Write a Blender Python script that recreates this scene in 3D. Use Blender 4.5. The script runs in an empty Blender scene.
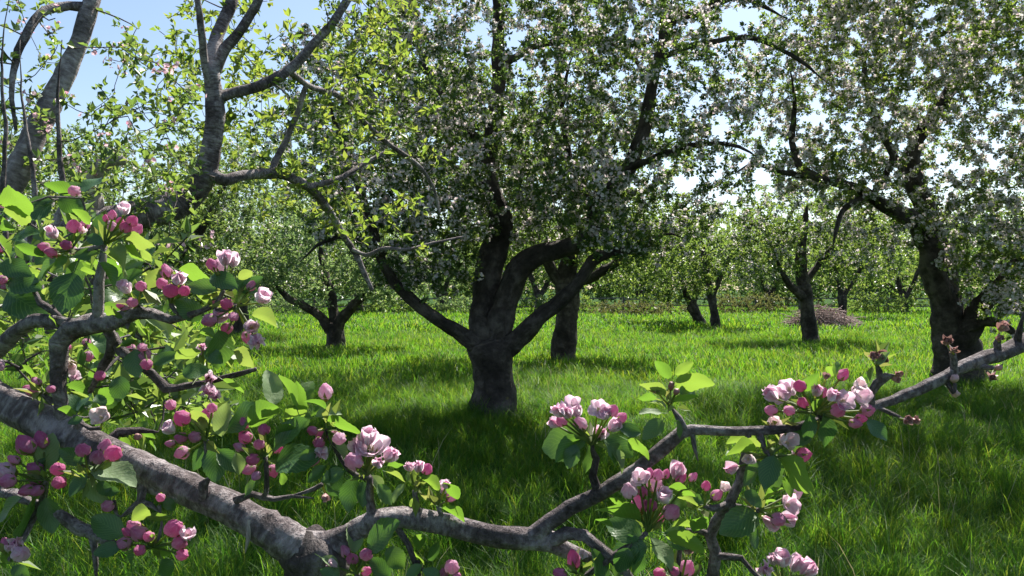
import bpy, math, random
import numpy as np
from mathutils import Vector, Matrix

# ------------------------------------------------------------------ camera, sky, sun, exposure
scene = bpy.context.scene
R = math.radians
EYE, F = 1.6, 768.0                       # eye height (m), focal length in pixels of the 1024 px wide picture
cam_d = bpy.data.cameras.new('camera')
cam_d.sensor_width, cam_d.lens = 36.0, 36.0 * F / 1024
cam_d.clip_start, cam_d.clip_end = 0.05, 2000
cam = bpy.data.objects.new('camera', cam_d)
scene.collection.objects.link(cam)
cam.location = (0, 0, EYE)
cam.rotation_euler = (R(90), 0, 0)
scene.camera = cam

SUN_AZ, SUN_EL = 26.0, 54.0               # degrees right of the view direction, degrees above the horizon
SUN = np.array([math.sin(R(SUN_AZ)) * math.cos(R(SUN_EL)), math.cos(R(SUN_AZ)) * math.cos(R(SUN_EL)), math.sin(R(SUN_EL))])
world = bpy.data.worlds.new('World')
scene.world = world
world.use_nodes = True
wn = world.node_tree
sky = wn.nodes.new('ShaderNodeTexSky')
sky.sky_type = 'NISHITA'
sky.sun_disc = False
sky.sun_elevation = R(SUN_EL)
sky.sun_rotation = R(SUN_AZ)
sky.dust_density = 1.0
bg = wn.nodes['Background']
bg.inputs['Strength'].default_value = 0.07
wn.links.new(sky.outputs['Color'], bg.inputs['Color'])
sun_d = bpy.data.lights.new('sun', 'SUN')
sun_d.energy, sun_d.angle, sun_d.color = 5.0, R(0.53), (1.0, 0.95, 0.86)
sun_o = bpy.data.objects.new('sun', sun_d)
scene.collection.objects.link(sun_o)
sun_o.rotation_euler = Vector(SUN).to_track_quat('Z', 'Y').to_euler()
sun_o.location = (10, 14, 20)
scene.view_settings.view_transform = 'Standard'
scene.view_settings.look = 'None'
scene.view_settings.gamma = 1.0
scene.view_settings.exposure = 1.4
scene.cycles.max_bounces = 7
scene.cycles.transmission_bounces = 6
scene.cycles.diffuse_bounces = 3
scene.cycles.transparent_max_bounces = 8

# ------------------------------------------------------------------ helpers
rng = np.random.default_rng(7)
random.seed(7)
COL = scene.collection

def P(px, py, d):
    """pixel + distance along the view axis -> point"""
    return np.array([(px - 512) / F * d, d, EYE - (py - 288) / F * d])

def gz(x, y):
    """height of the uneven meadow"""
    return (0.05 * np.sin(x * 0.7 + 1.3) * np.cos(y * 0.55) + 0.03 * np.sin(x * 1.7 + y * 1.1) + 0.02 * np.sin(y * 2.3 - x * 0.9)) * np.clip((60 - np.hypot(x, y)) / 30, 0, 1)

def unit(v):
    v = np.asarray(v, float)
    return v / (np.linalg.norm(v, axis=-1, keepdims=True) + 1e-12)

def mesh(name, verts, faces, mats, midx=None, uvs=None, smooth=True):
    """faces: (N,k) array, or list of such arrays"""
    fl = faces if isinstance(faces, list) else [faces]
    fl = [np.asarray(f, np.int32) for f in fl if len(f)]
    me = bpy.data.meshes.new(name)
    verts = np.asarray(verts, np.float32)
    me.vertices.add(len(verts))
    me.vertices.foreach_set('co', verts.ravel())
    li = np.concatenate([f.ravel() for f in fl])
    ln = np.concatenate([np.full(len(f), f.shape[1], np.int32) for f in fl])
    me.loops.add(len(li))
    me.loops.foreach_set('vertex_index', li)
    me.polygons.add(len(ln))
    st = np.concatenate([[0], np.cumsum(ln)[:-1]]).astype(np.int32)
    me.polygons.foreach_set('loop_start', st)
    if midx is not None:
        me.polygons.foreach_set('material_index', np.asarray(midx, np.int32))
    me.polygons.foreach_set('use_smooth', np.full(len(ln), smooth, bool))
    if uvs is not None:
        ul = me.uv_layers.new(name='UVMap')
        ul.data.foreach_set('uv', np.asarray(uvs, np.float32)[li].ravel())
    for m in (mats if isinstance(mats, (list, tuple)) else [mats]):
        me.materials.append(m)
    me.update(calc_edges=True)
    return me

def obj(name, me, parent=None, label=None, cat=None, group=None, kind=None):
    o = bpy.data.objects.new(name, me)
    COL.objects.link(o)
    if parent is not None: o.parent = parent
    if label: o['label'] = label
    if cat: o['category'] = cat
    if group: o['group'] = group
    if kind: o['kind'] = kind
    return o

def smooth_path(pts, rad, step):
    """Catmull-Rom through pts, resampled"""
    pts = np.asarray(pts, float); rad = np.asarray(rad, float)
    if len(pts) < 3:
        n = max(2, int(np.linalg.norm(pts[-1] - pts[0]) / step) + 1)
        t = np.linspace(0, 1, n)[:, None]
        return pts[0] * (1 - t) + pts[-1] * t, rad[0] * (1 - t[:, 0]) + rad[-1] * t[:, 0]
    e = np.vstack([2 * pts[0] - pts[1], pts, 2 * pts[-1] - pts[-2]])
    er = np.concatenate([[rad[0]], rad, [rad[-1]]])
    op, orr = [], []
    for i in range(1, len(e) - 2):
        n = max(1, int(np.linalg.norm(e[i + 1] - e[i]) / step))
        for k in range(n):
            t = k / n
            a, b, c, d = e[i - 1], e[i], e[i + 1], e[i + 2]
            op.append(0.5 * (2 * b + (c - a) * t + (2 * a - 5 * b + 4 * c - d) * t * t + (3 * b - a - 3 * c + d) * t ** 3))
            orr.append(er[i] * (1 - t) + er[i + 1] * t)
    op.append(e[-2]); orr.append(er[-2])
    return np.array(op), np.array(orr)

class Tubes:
    """collects tapered tubes into one mesh"""
    def __init__(self): self.v, self.f, self.u, self.n = [], [], [], 0
    def add(self, pts, rad, sides=6, rough=0.0, cap=True):
        pts = np.asarray(pts, float); rad = np.asarray(rad, float)
        m = len(pts)
        t = unit(np.gradient(pts, axis=0))
        ref = np.array([0, 0, 1.0]) if abs(t[0][2]) < 0.8 else np.array([1.0, 0, 0])
        us = np.zeros((m, 3)); u = ref
        for i in range(m):
            u = u - t[i] * np.dot(u, t[i]); u = u / (np.linalg.norm(u) + 1e-9); us[i] = u
        vs = np.cross(t, us)
        a = np.linspace(0, 2 * np.pi, sides, endpoint=False)
        s = np.concatenate([[0], np.cumsum(np.linalg.norm(np.diff(pts, axis=0), axis=1))])
        rr = np.repeat(rad[:, None], sides, 1)
        if rough:
            ph = rng.uniform(0, 6.28, 6)
            q = s[:, None] / (rad.mean() * 2 + 1e-6)
            rr = rr * (1 + rough * (0.5 * np.sin(a[None] * 2 + q * 0.5 + ph[0]) + 0.5 * np.sin(a[None] * 3 - q * 1.1 + ph[1]) + 0.5 * np.sin(q * 1.7 + ph[2]) * np.sin(a[None] + ph[3]) + 0.35 * np.sin(a[None] * 5 + q * 0.3 + ph[4]) + 0.3 * np.sin(q * 3.1 + ph[5])))
        if rough:
            g_ = rng.normal(size=rr.shape); g_ = g_ + 0.5 * np.roll(g_, 1, 1) + 0.5 * np.roll(g_, 1, 0)
            rr = rr * (1 + min(rough, 0.15) * 0.22 * g_ + 0.10 * rough * np.repeat(rng.normal(size=(m, 1)), sides, 1))
        ring = pts[:, None] + rr[..., None] * (np.cos(a)[None, :, None] * us[:, None] + np.sin(a)[None, :, None] * vs[:, None])
        self.v.append(ring.reshape(-1, 3))
        self.u.append(np.stack([np.repeat((a / (2 * np.pi))[None], m, 0), np.repeat(s[:, None], sides, 1)], -1).reshape(-1, 2))
        i = np.arange(m - 1)[:, None] * sides; j = np.arange(sides)[None]; jn = (j + 1) % sides
        self.f.append((self.n + np.stack([i + j, i + jn, i + sides + jn, i + sides + j], -1)).reshape(-1, 4))
        self.n += m * sides
        if cap:
            tip = pts[-1] + t[-1] * rad[-1] * 0.6
            self.v.append(tip[None]); self.u.append(np.array([[0, s[-1]]]))
            b = self.n - sides
            self.f.append(np.stack([b + j[0], b + jn[0], np.full(sides, self.n), np.full(sides, self.n)], -1)[:, :4])
            self.n += 1
    def mesh(self, name, mat, off=(0, 0, 0)):
        quads, tris = [], []
        for f in self.f:
            d = f[:, 2] == f[:, 3]
            quads.append(f[~d]); tris.append(f[d][:, :3])
        return mesh(name, np.vstack(self.v) - np.asarray(off), [np.vstack(quads), np.vstack(tris)], mat, uvs=np.vstack(self.u))

# ------------------------------------------------------------------ materials
def nodes_mat(name):
    m = bpy.data.materials.new(name); m.use_nodes = True
    nt = m.node_tree; nt.nodes.clear()
    out = nt.nodes.new('ShaderNodeOutputMaterial')
    return m, nt, out

def N(nt, kind, **kw):
    n = nt.nodes.new(kind)
    for k, v in kw.items():
        if k.startswith('_'): setattr(n, k[1:], v)
        else: n.inputs[k].default_value = v
    return n

def ramp(nt, fac, stops):
    r = nt.nodes.new('ShaderNodeValToRGB')
    el = r.color_ramp.elements
    while len(el) > 1: el.remove(el[-1])
    el[0].position, el[0].color = stops[0][0], (*stops[0][1], 1)
    for p, c in stops[1:]:
        e = el.new(p); e.color = (*c, 1)
    nt.links.new(fac, r.inputs['Fac'])
    return r.outputs['Color']

def leafy(name, cols, tcols, rnd='island', trans=0.5, rough=0.5, spec=0.4, veins=False, patch=False):
    """thin leaf or petal: glossy diffuse plus light passing through"""
    m, nt, out = nodes_mat(name)
    L = nt.links.new
    if rnd == 'island':
        r = N(nt, 'ShaderNodeNewGeometry').outputs['Random Per Island']
    else:
        r = N(nt, 'ShaderNodeObjectInfo').outputs['Random']
    k = len(cols) - 1
    c = ramp(nt, r, [(i / max(k, 1), cols[i]) for i in range(len(cols))])
    k = len(tcols) - 1
    t = ramp(nt, r, [(i / max(k, 1), tcols[i]) for i in range(len(tcols))])
    bump = None
    if patch:
        ge = N(nt, 'ShaderNodeNewGeometry')
        for sc_, amt, tint in ((0.45, 0.6, (1.25, 1.0, 0.75, 1)), (1.4, 0.7, (0.5, 0.62, 0.75, 1))):
            pn = N(nt, 'ShaderNodeTexNoise', Scale=sc_, Detail=3.0); L(ge.outputs['Position'], pn.inputs['Vector'])
            pr = N(nt, 'ShaderNodeMapRange'); L(pn.outputs['Fac'], pr.inputs['Value']); pr.inputs['From Min'].default_value = 0.45; pr.inputs['From Max'].default_value = 0.65; pr.inputs['To Max'].default_value = amt
            res = []
            for src in (c, t):
                mn = N(nt, 'ShaderNodeMix', _data_type='RGBA', _blend_type='MULTIPLY'); L(pr.outputs[0], mn.inputs['Factor']); L(src, mn.inputs['A']); mn.inputs['B'].default_value = tint
                res.append(mn.outputs['Result'])
            c, t = res
    if veins:
        uv = N(nt, 'ShaderNodeUVMap').outputs['UV']
        sp = N(nt, 'ShaderNodeSeparateXYZ'); L(uv, sp.inputs[0])
        ab = N(nt, 'ShaderNodeMath', _operation='ABSOLUTE'); L(sp.outputs['Y'], ab.inputs[0])
        mul = N(nt, 'ShaderNodeMath', _operation='MULTIPLY_ADD'); L(ab.outputs[0], mul.inputs[0]); mul.inputs[1].default_value = -0.42; L(sp.outputs['X'], mul.inputs[2])
        sc = N(nt, 'ShaderNodeMath', _operation='MULTIPLY'); L(mul.outputs[0], sc.inputs[0]); sc.inputs[1].default_value = 58.0
        sn = N(nt, 'ShaderNodeMath', _operation='SINE'); L(sc.outputs[0], sn.inputs[0])
        mr = N(nt, 'ShaderNodeMapRange'); L(sn.outputs[0], mr.inputs['Value']); mr.inputs['From Min'].default_value = 0.55; mr.inputs['From Max'].default_value = 1.0
        mid = N(nt, 'ShaderNodeMapRange'); L(ab.outputs[0], mid.inputs['Value']); mid.inputs['From Min'].default_value = 0.035; mid.inputs['From Max'].default_value = 0.0
        mx = N(nt, 'ShaderNodeMath', _operation='MAXIMUM'); L(mr.outputs[0], mx.inputs[0]); L(mid.outputs[0], mx.inputs[1])
        half = N(nt, 'ShaderNodeMath', _operation='MULTIPLY'); L(mx.outputs[0], half.inputs[0]); half.inputs[1].default_value = 0.48
        for which in (0, 1):
            src = c if which == 0 else t
            mixn = N(nt, 'ShaderNodeMix', _data_type='RGBA'); L(half.outputs[0], mixn.inputs['Factor']); L(src, mixn.inputs['A'])
            mixn.inputs['B'].default_value = (0.13, 0.22, 0.07, 1) if which == 0 else (0.20, 0.36, 0.05, 1)
            if which == 0: c = mixn.outputs['Result']
            else: t = mixn.outputs['Result']
        no = N(nt, 'ShaderNodeTexNoise', Scale=9.0)
        tc = N(nt, 'ShaderNodeTexCoord'); L(tc.outputs['Object'], no.inputs['Vector'])
        ad = N(nt, 'ShaderNodeMath', _operation='SUBTRACT'); L(no.outputs['Fac'], ad.inputs[0]); L(mx.outputs[0], ad.inputs[1])
        bp = N(nt, 'ShaderNodeBump', Strength=0.12, Distance=0.02); L(ad.outputs[0], bp.inputs['Height']); bump = bp.outputs['Normal']
    b = N(nt, 'ShaderNodeBsdfPrincipled', Roughness=rough); b.inputs['Specular IOR Level'].default_value = spec
    L(c, b.inputs['Base Color'])
    tr = N(nt, 'ShaderNodeBsdfTranslucent'); L(t, tr.inputs['Color'])
    if bump is not None: L(bump, b.inputs['Normal'])
    mix = N(nt, 'ShaderNodeMixShader', Fac=trans)
    L(b.outputs[0], mix.inputs[1]); L(tr.outputs[0], mix.inputs[2]); L(mix.outputs[0], out.inputs['Surface'])
    return m

def bark(name, dark, mid, pale, scale=20.0, rings=0.0, bump=0.6, dist=0.01, use_uv=True):
    m, nt, out = nodes_mat(name); L = nt.links.new
    tc = N(nt, 'ShaderNodeTexCoord')
    n1 = N(nt, 'ShaderNodeTexNoise', Scale=scale, Detail=8.0, Roughness=0.65); L(tc.outputs['Object'], n1.inputs['Vector'])
    n2 = N(nt, 'ShaderNodeTexNoise', Scale=scale * 0.22, Detail=4.0); L(tc.outputs['Object'], n2.inputs['Vector'])
    mp = N(nt, 'ShaderNodeMapping'); mp.inputs['Scale'].default_value = (6.0, scale * (4.0 if rings else 0.35), 1.0); L(tc.outputs['UV'], mp.inputs['Vector'])
    n3 = N(nt, 'ShaderNodeTexNoise', Scale=1.0, Detail=5.0, Roughness=0.7); L(mp.outputs[0], n3.inputs['Vector'])
    a = N(nt, 'ShaderNodeMath', _operation='ADD'); L(n1.outputs['Fac'], a.inputs[0]); L(n2.outputs['Fac'], a.inputs[1])
    b2 = N(nt, 'ShaderNodeMath', _operation='ADD'); L(a.outputs[0], b2.inputs[0]); L(n3.outputs['Fac'], b2.inputs[1])
    mr = N(nt, 'ShaderNodeMapRange'); L(b2.outputs[0], mr.inputs['Value']); mr.inputs['From Min'].default_value = 1.2; mr.inputs['From Max'].default_value = 1.75
    c = ramp(nt, mr.outputs[0], [(0.0, dark), (0.5, mid), (1.0, pale)])
    p = N(nt, 'ShaderNodeBsdfPrincipled', Roughness=0.85); p.inputs['Specular IOR Level'].default_value = 0.25
    L(c, p.inputs['Base Color'])
    bp = N(nt, 'ShaderNodeBump', Strength=bump, Distance=dist); L(b2.outputs[0], bp.inputs['Height']); L(bp.outputs[0], p.inputs['Normal'])
    L(p.outputs[0], out.inputs['Surface'])
    return m

M_leaf_far = leafy('leaf_far', [(0.03, 0.065, 0.02), (0.05, 0.10, 0.028), (0.08, 0.13, 0.035)], [(0.16, 0.27, 0.05), (0.24, 0.36, 0.06), (0.33, 0.42, 0.07)], trans=0.45, rough=0.36, spec=0.6)
M_leaf_dark = leafy('leaf_deep', [(0.03, 0.07, 0.018), (0.05, 0.10, 0.025), (0.08, 0.13, 0.03)], [(0.10, 0.20, 0.04), (0.17, 0.28, 0.05), (0.26, 0.36, 0.06)], trans=0.4, rough=0.36, spec=0.6)
M_leaf_young = leafy('leaf_young', [(0.08, 0.14, 0.025), (0.11, 0.18, 0.03), (0.15, 0.20, 0.04)], [(0.22, 0.34, 0.045), (0.28, 0.38, 0.05), (0.34, 0.38, 0.06)], trans=0.5)
M_leaf_blue = leafy('leaf_sage', [(0.05, 0.10, 0.05), (0.08, 0.14, 0.06), (0.12, 0.17, 0.07)], [(0.18, 0.30, 0.10), (0.26, 0.38, 0.12), (0.33, 0.42, 0.12)], trans=0.45, rough=0.38, spec=0.6)
M_leaf_olive = leafy('leaf_olive', [(0.05, 0.065, 0.025), (0.08, 0.09, 0.03), (0.11, 0.10, 0.045)], [(0.12, 0.15, 0.04), (0.18, 0.20, 0.05), (0.22, 0.20, 0.07)], trans=0.4)
M_blos_far = leafy('blossom_white', [(0.72, 0.66, 0.66), (0.80, 0.78, 0.77), (0.78, 0.62, 0.66)], [(0.62, 0.55, 0.55), (0.72, 0.70, 0.67), (0.70, 0.52, 0.58)], trans=0.5, spec=0.1)
M_blos_pink = leafy('blossom_pink', [(0.72, 0.40, 0.50), (0.80, 0.66, 0.70), (0.66, 0.26, 0.38)], [(0.7, 0.4, 0.48), (0.75, 0.6, 0.64), (0.65, 0.25, 0.36)], trans=0.45, spec=0.1)
M_leaf = leafy('leaf_near', [(0.045, 0.11, 0.028), (0.065, 0.145, 0.03), (0.09, 0.17, 0.04), (0.12, 0.18, 0.06)], [(0.13, 0.27, 0.025), (0.18, 0.34, 0.03), (0.24, 0.38, 0.04), (0.28, 0.36, 0.06)], rnd='object', trans=0.48, rough=0.45, spec=0.45, veins=True)
M_leaf_shaded = leafy('leaf_shaded', [(0.028, 0.075, 0.03), (0.04, 0.095, 0.034), (0.055, 0.115, 0.038)], [(0.08, 0.20, 0.03), (0.11, 0.25, 0.03), (0.16, 0.30, 0.04)], rnd='object', trans=0.33, rough=0.38, spec=0.5, veins=True)  # darker, less translucent leaf copy: shade put into the colour
M_leaf_sage = leafy('leaf_downy', [(0.16, 0.22, 0.12), (0.20, 0.27, 0.15)], [(0.24, 0.36, 0.08), (0.32, 0.42, 0.10)], rnd='object', trans=0.4, rough=0.6, spec=0.3, veins=True)
M_sprout = leafy('sprout', [(0.08, 0.13, 0.03), (0.13, 0.17, 0.05)], [(0.30, 0.38, 0.05), (0.38, 0.42, 0.07)], rnd='object', trans=0.4)
M_leaf_bract = leafy('leaf_bract', [(0.06, 0.12, 0.03), (0.10, 0.16, 0.04), (0.15, 0.17, 0.07)], [(0.18, 0.30, 0.04), (0.26, 0.36, 0.05), (0.30, 0.30, 0.08)], trans=0.45)
M_grass = leafy('grass_blade', [(0.018, 0.075, 0.008), (0.032, 0.105, 0.010), (0.055, 0.135, 0.013), (0.085, 0.15, 0.02)], [(0.10, 0.30, 0.018), (0.16, 0.37, 0.02), (0.25, 0.43, 0.028), (0.36, 0.43, 0.05)], trans=0.5, rough=0.5, spec=0.18, patch=True)
M_straw = leafy('dry_stem', [(0.30, 0.26, 0.12), (0.40, 0.36, 0.20)], [(0.35, 0.32, 0.14), (0.45, 0.40, 0.20)], trans=0.3)

def petal_mat(name, edge, base, tedge, tbase, var=0.35):
    """petal: UV x runs from claw to rim; rosy flush in streaks"""
    m, nt, out = nodes_mat(name); L = nt.links.new
    uv = N(nt, 'ShaderNodeUVMap').outputs['UV']
    sp = N(nt, 'ShaderNodeSeparateXYZ'); L(uv, sp.inputs[0])
    oi = N(nt, 'ShaderNodeObjectInfo')
    tc = N(nt, 'ShaderNodeTexCoord')
    no = N(nt, 'ShaderNodeTexNoise', Scale=2.6, Detail=4.0); L(tc.outputs['Object'], no.inputs['Vector'])
    mp = N(nt, 'ShaderNodeMapping'); mp.inputs['Scale'].default_value = (1.5, 14.0, 1.0); L(uv, mp.inputs['Vector'])
    st = N(nt, 'ShaderNodeTexNoise', Scale=1.0, Detail=3.0); L(mp.outputs[0], st.inputs['Vector'])
    a = N(nt, 'ShaderNodeMath', _operation='ADD'); L(no.outputs['Fac'], a.inputs[0]); L(st.outputs['Fac'], a.inputs[1])
    b = N(nt, 'ShaderNodeMath', _operation='MULTIPLY_ADD'); L(sp.outputs['X'], b.inputs[0]); b.inputs[1].default_value = 0.35; L(a.outputs[0], b.inputs[2])
    c = N(nt, 'ShaderNodeMath', _operation='MULTIPLY_ADD'); L(oi.outputs['Random'], c.inputs[0]); c.inputs[1].default_value = var; L(b.outputs[0], c.inputs[2])
    ab = N(nt, 'ShaderNodeMath', _operation='ABSOLUTE'); L(sp.outputs['Y'], ab.inputs[0])
    pw = N(nt, 'ShaderNodeMath', _operation='POWER'); L(ab.outputs[0], pw.inputs[0]); pw.inputs[1].default_value = 3.0
    c2 = N(nt, 'ShaderNodeMath', _operation='MULTIPLY_ADD'); L(pw.outputs[0], c2.inputs[0]); c2.inputs[1].default_value = -0.42; L(c.outputs[0], c2.inputs[2]); c = c2
    mr = N(nt, 'ShaderNodeMapRange'); L(c.outputs[0], mr.inputs['Value']); mr.inputs['From Min'].default_value = 0.85; mr.inputs['From Max'].default_value = 1.6
    col = ramp(nt, mr.outputs[0], [(0, base), (1, edge)])
    tcol = ramp(nt, mr.outputs[0], [(0, tbase), (1, tedge)])
    p = N(nt, 'ShaderNodeBsdfPrincipled', Roughness=0.55); p.inputs['Specular IOR Level'].default_value = 0.25
    L(col, p.inputs['Base Color'])
    bp = N(nt, 'ShaderNodeBump', Strength=0.5, Distance=0.06); L(st.outputs['Fac'], bp.inputs['Height']); L(bp.outputs[0], p.inputs['Normal'])
    tr = N(nt, 'ShaderNodeBsdfTranslucent'); L(tcol, tr.inputs['Color'])
    mix = N(nt, 'ShaderNodeMixShader', Fac=0.5)
    L(p.outputs[0], mix.inputs[1]); L(tr.outputs[0], mix.inputs[2]); L(mix.outputs[0], out.inputs['Surface'])
    return m

M_bud = petal_mat('bud_deep_pink', (0.60, 0.15, 0.34), (0.82, 0.52, 0.68), (0.68, 0.18, 0.40), (0.82, 0.5, 0.68), var=0.4)
M_bud_pale = petal_mat('bud_pale_pink', (0.74, 0.36, 0.55), (0.90, 0.84, 0.89), (0.78, 0.36, 0.54), (0.88, 0.76, 0.82), var=0.3)
M_petal = petal_mat('petal_blush', (0.80, 0.48, 0.64), (0.90, 0.87, 0.90), (0.84, 0.54, 0.68), (0.90, 0.86, 0.88), var=0.25)
M_petal_white = petal_mat('petal_white', (0.80, 0.60, 0.66), (0.88, 0.85, 0.85), (0.82, 0.6, 0.64), (0.88, 0.84, 0.82))
M_dried = leafy('dried_bud', [(0.26, 0.13, 0.12), (0.40, 0.23, 0.21), (0.58, 0.38, 0.38)], [(0.30, 0.15, 0.12), (0.50, 0.28, 0.26)], rnd='object', trans=0.25)
M_stamen = leafy('stamen', [(0.75, 0.70, 0.45), (0.8, 0.65, 0.2)], [(0.6, 0.55, 0.25), (0.6, 0.5, 0.2)], trans=0.3)
M_bark = bark('bark_near', (0.035, 0.027, 0.027), (0.135, 0.11, 0.113), (0.40, 0.36, 0.365), scale=34.0, rings=1.0, bump=1.0, dist=0.012)
M_bark_knot = bark('bark_knotted', (0.025, 0.02, 0.019), (0.10, 0.082, 0.08), (0.28, 0.25, 0.245), scale=46.0, bump=1.0, dist=0.03)
M_bark_pale = bark('bark_bleached', (0.20, 0.17, 0.15), (0.36, 0.32, 0.29), (0.52, 0.48, 0.44), scale=30.0, rings=1.0, bump=0.5, dist=0.006)
M_bark_grey = bark('bark_grey', (0.06, 0.05, 0.05), (0.19, 0.16, 0.162), (0.42, 0.38, 0.38), scale=22.0, rings=1.0, bump=0.8, dist=0.01)
M_bark_mid = bark('bark_mid', (0.06, 0.048, 0.042), (0.13, 0.105, 0.095), (0.26, 0.22, 0.20), scale=14.0, bump=0.8, dist=0.02)
M_bark_old = bark('bark_old', (0.02, 0.016, 0.013), (0.05, 0.04, 0.034), (0.125, 0.105, 0.09), scale=9.0, bump=1.0, dist=0.05)
M_brush = bark('dead_brushwood', (0.12, 0.085, 0.075), (0.26, 0.19, 0.17), (0.42, 0.33, 0.30), scale=6.0, bump=0.3)
M_post = bark('fence_timber', (0.06, 0.05, 0.045), (0.14, 0.12, 0.10), (0.26, 0.23, 0.20), scale=8.0, bump=0.4)

# ground: soil and moss between the blades
M_ground, nt, out = nodes_mat('meadow_soil')
tc = N(nt, 'ShaderNodeTexCoord')
n1 = N(nt, 'ShaderNodeTexNoise', Scale=0.8, Detail=8.0); nt.links.new(tc.outputs['Object'], n1.inputs['Vector'])
n2 = N(nt, 'ShaderNodeTexNoise', Scale=22.0, Detail=6.0); nt.links.new(tc.outputs['Object'], n2.inputs['Vector'])
ad = N(nt, 'ShaderNodeMath', _operation='ADD'); nt.links.new(n1.outputs['Fac'], ad.inputs[0]); nt.links.new(n2.outputs['Fac'], ad.inputs[1])
mr = N(nt, 'ShaderNodeMapRange'); nt.links.new(ad.outputs[0], mr.inputs['Value']); mr.inputs['From Min'].default_value = 0.7; mr.inputs['From Max'].default_value = 1.3
cc = ramp(nt, mr.outputs[0], [(0, (0.018, 0.03, 0.010)), (0.5, (0.025, 0.06, 0.012)), (1, (0.04, 0.09, 0.018))])
p = N(nt, 'ShaderNodeBsdfPrincipled', Roughness=1.0); p.inputs['Specular IOR Level'].default_value = 0.05; nt.links.new(cc, p.inputs['Base Color'])
bp = N(nt, 'ShaderNodeBump', Strength=0.8, Distance=0.05); nt.links.new(n2.outputs['Fac'], bp.inputs['Height']); nt.links.new(bp.outputs[0], p.inputs['Normal'])
nt.links.new(p.outputs[0], out.inputs['Surface'])

# ------------------------------------------------------------------ ground and grass
g = np.concatenate([-np.geomspace(600, 42, 14), np.linspace(-40, 40, 161), np.geomspace(42, 600, 14)])
gyv = np.concatenate([-np.geomspace(600, 12, 12), np.linspace(-10, 70, 161), np.geomspace(72, 600, 14)])
X, Y = np.meshgrid(g, gyv)
V = np.stack([X, Y, gz(X, Y)], -1).reshape(-1, 3)
nx, ny = len(g), len(gyv)
i, j = np.meshgrid(np.arange(nx - 1), np.arange(ny - 1))
q = (j * nx + i).ravel()
obj('ground', mesh('ground', V, np.stack([q, q + 1, q + nx + 1, q + nx], -1), M_ground), label='uneven orchard meadow ground under the long grass', kind='structure')

def grass_clump(name, n, spread, hmin, hmax, w, seed, lean=0.5, mat=M_grass):
    r = np.random.default_rng(seed)
    a = r.uniform(0, 6.283, n); rad = spread * np.sqrt(r.uniform(0, 1, n))
    base = np.stack([rad * np.cos(a), rad * np.sin(a), np.full(n, -0.02)], -1)
    h = r.uniform(hmin, hmax, n)
    az = r.uniform(0, 6.283, n)
    out_d = np.stack([np.cos(az), np.sin(az), 0 * az], -1)
    side = np.stack([-np.sin(az + r.uniform(-.8, .8, n)), np.cos(az), 0 * az], -1)
    bend = r.uniform(0.1, lean, n) * h
    ww = w * r.uniform(0.6, 1.3, n)
    ts = [0, 0.4, 0.75, 1.0]; prof = [0.8, 1.0, 0.65, 0.0]
    vs = []
    for t, pf in zip(ts, prof):
        c = base + out_d * (bend * t ** 2.2)[:, None] + np.array([0, 0, 1]) * (h * t * (1 - 0.25 * lean * t))[:, None]
        if pf > 0:
            vs.append(c - side * (ww * pf / 2)[:, None]); vs.append(c + side * (ww * pf / 2)[:, None])
        else: vs.append(c)
    V = np.stack(vs, 1).reshape(-1, 3)
    b = np.arange(n)[:, None] * 7
    quads = np.concatenate([b + np.array([[0, 1, 3, 2]]), b + np.array([[2, 3, 5, 4]])])
    tris = b + np.array([[4, 5, 6]])
    return mesh(name, V, [quads, tris], mat, smooth=False)

def scatter(name, pts, scl, clumps, label, cat=None):
    """one grass object: clumps instanced on points by geometry nodes"""
    coll = bpy.data.collections.new(name + '_clumps')
    for k, me in enumerate(clumps):
        coll.objects.link(bpy.data.objects.new('%s_clump_%d' % (name, k), me))
    me = bpy.data.meshes.new(name)
    me.vertices.add(len(pts)); me.vertices.foreach_set('co', np.asarray(pts, np.float32).ravel())
    at = me.attributes.new('size', 'FLOAT', 'POINT'); at.data.foreach_set('value', np.asarray(scl, np.float32))
    at = me.attributes.new('turn', 'FLOAT_VECTOR', 'POINT')
    tv = np.stack([rng.normal(0, 0.12, len(pts)), rng.normal(0, 0.12, len(pts)), rng.uniform(0, 6.283, len(pts))], -1)
    at.data.foreach_set('vector', tv.astype(np.float32).ravel())
    at = me.attributes.new('pick', 'INT', 'POINT'); at.data.foreach_set('value', rng.integers(0, len(clumps), len(pts)).astype(np.int32))
    me.update()
    o = obj(name, me, label=label, cat=cat, kind='stuff')
    ng = bpy.data.node_groups.new(name + '_nodes', 'GeometryNodeTree')
    ng.interface.new_socket('Geometry', in_out='INPUT', socket_type='NodeSocketGeometry')
    ng.interface.new_socket('Geometry', in_out='OUTPUT', socket_type='NodeSocketGeometry')
    gi = ng.nodes.new('NodeGroupInput'); go = ng.nodes.new('NodeGroupOutput')
    ci = ng.nodes.new('GeometryNodeCollectionInfo'); ci.inputs['Collection'].default_value = coll
    ci.inputs['Separate Children'].default_value = True; ci.inputs['Reset Children'].default_value = True
    ip = ng.nodes.new('GeometryNodeInstanceOnPoints'); ip.inputs['Pick Instance'].default_value = True
    def attr(nm, ty):
        a = ng.nodes.new('GeometryNodeInputNamedAttribute'); a.data_type = ty; a.inputs['Name'].default_value = nm
        return a.outputs['Attribute']
    e2r = ng.nodes.new('FunctionNodeEulerToRotation')
    L = ng.links.new
    L(gi.outputs[0], ip.inputs['Points']); L(ci.outputs[0], ip.inputs['Instance'])
    L(attr('pick', 'INT'), ip.inputs['Instance Index']); L(attr('size', 'FLOAT'), ip.inputs['Scale'])
    L(attr('turn', 'FLOAT_VECTOR'), e2r.inputs[0]); L(e2r.outputs[0], ip.inputs['Rotation'])
    L(ip.outputs[0], go.inputs[0])
    md = o.modifiers.new('grass', 'NODES'); md.node_group = ng
    return o

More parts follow.
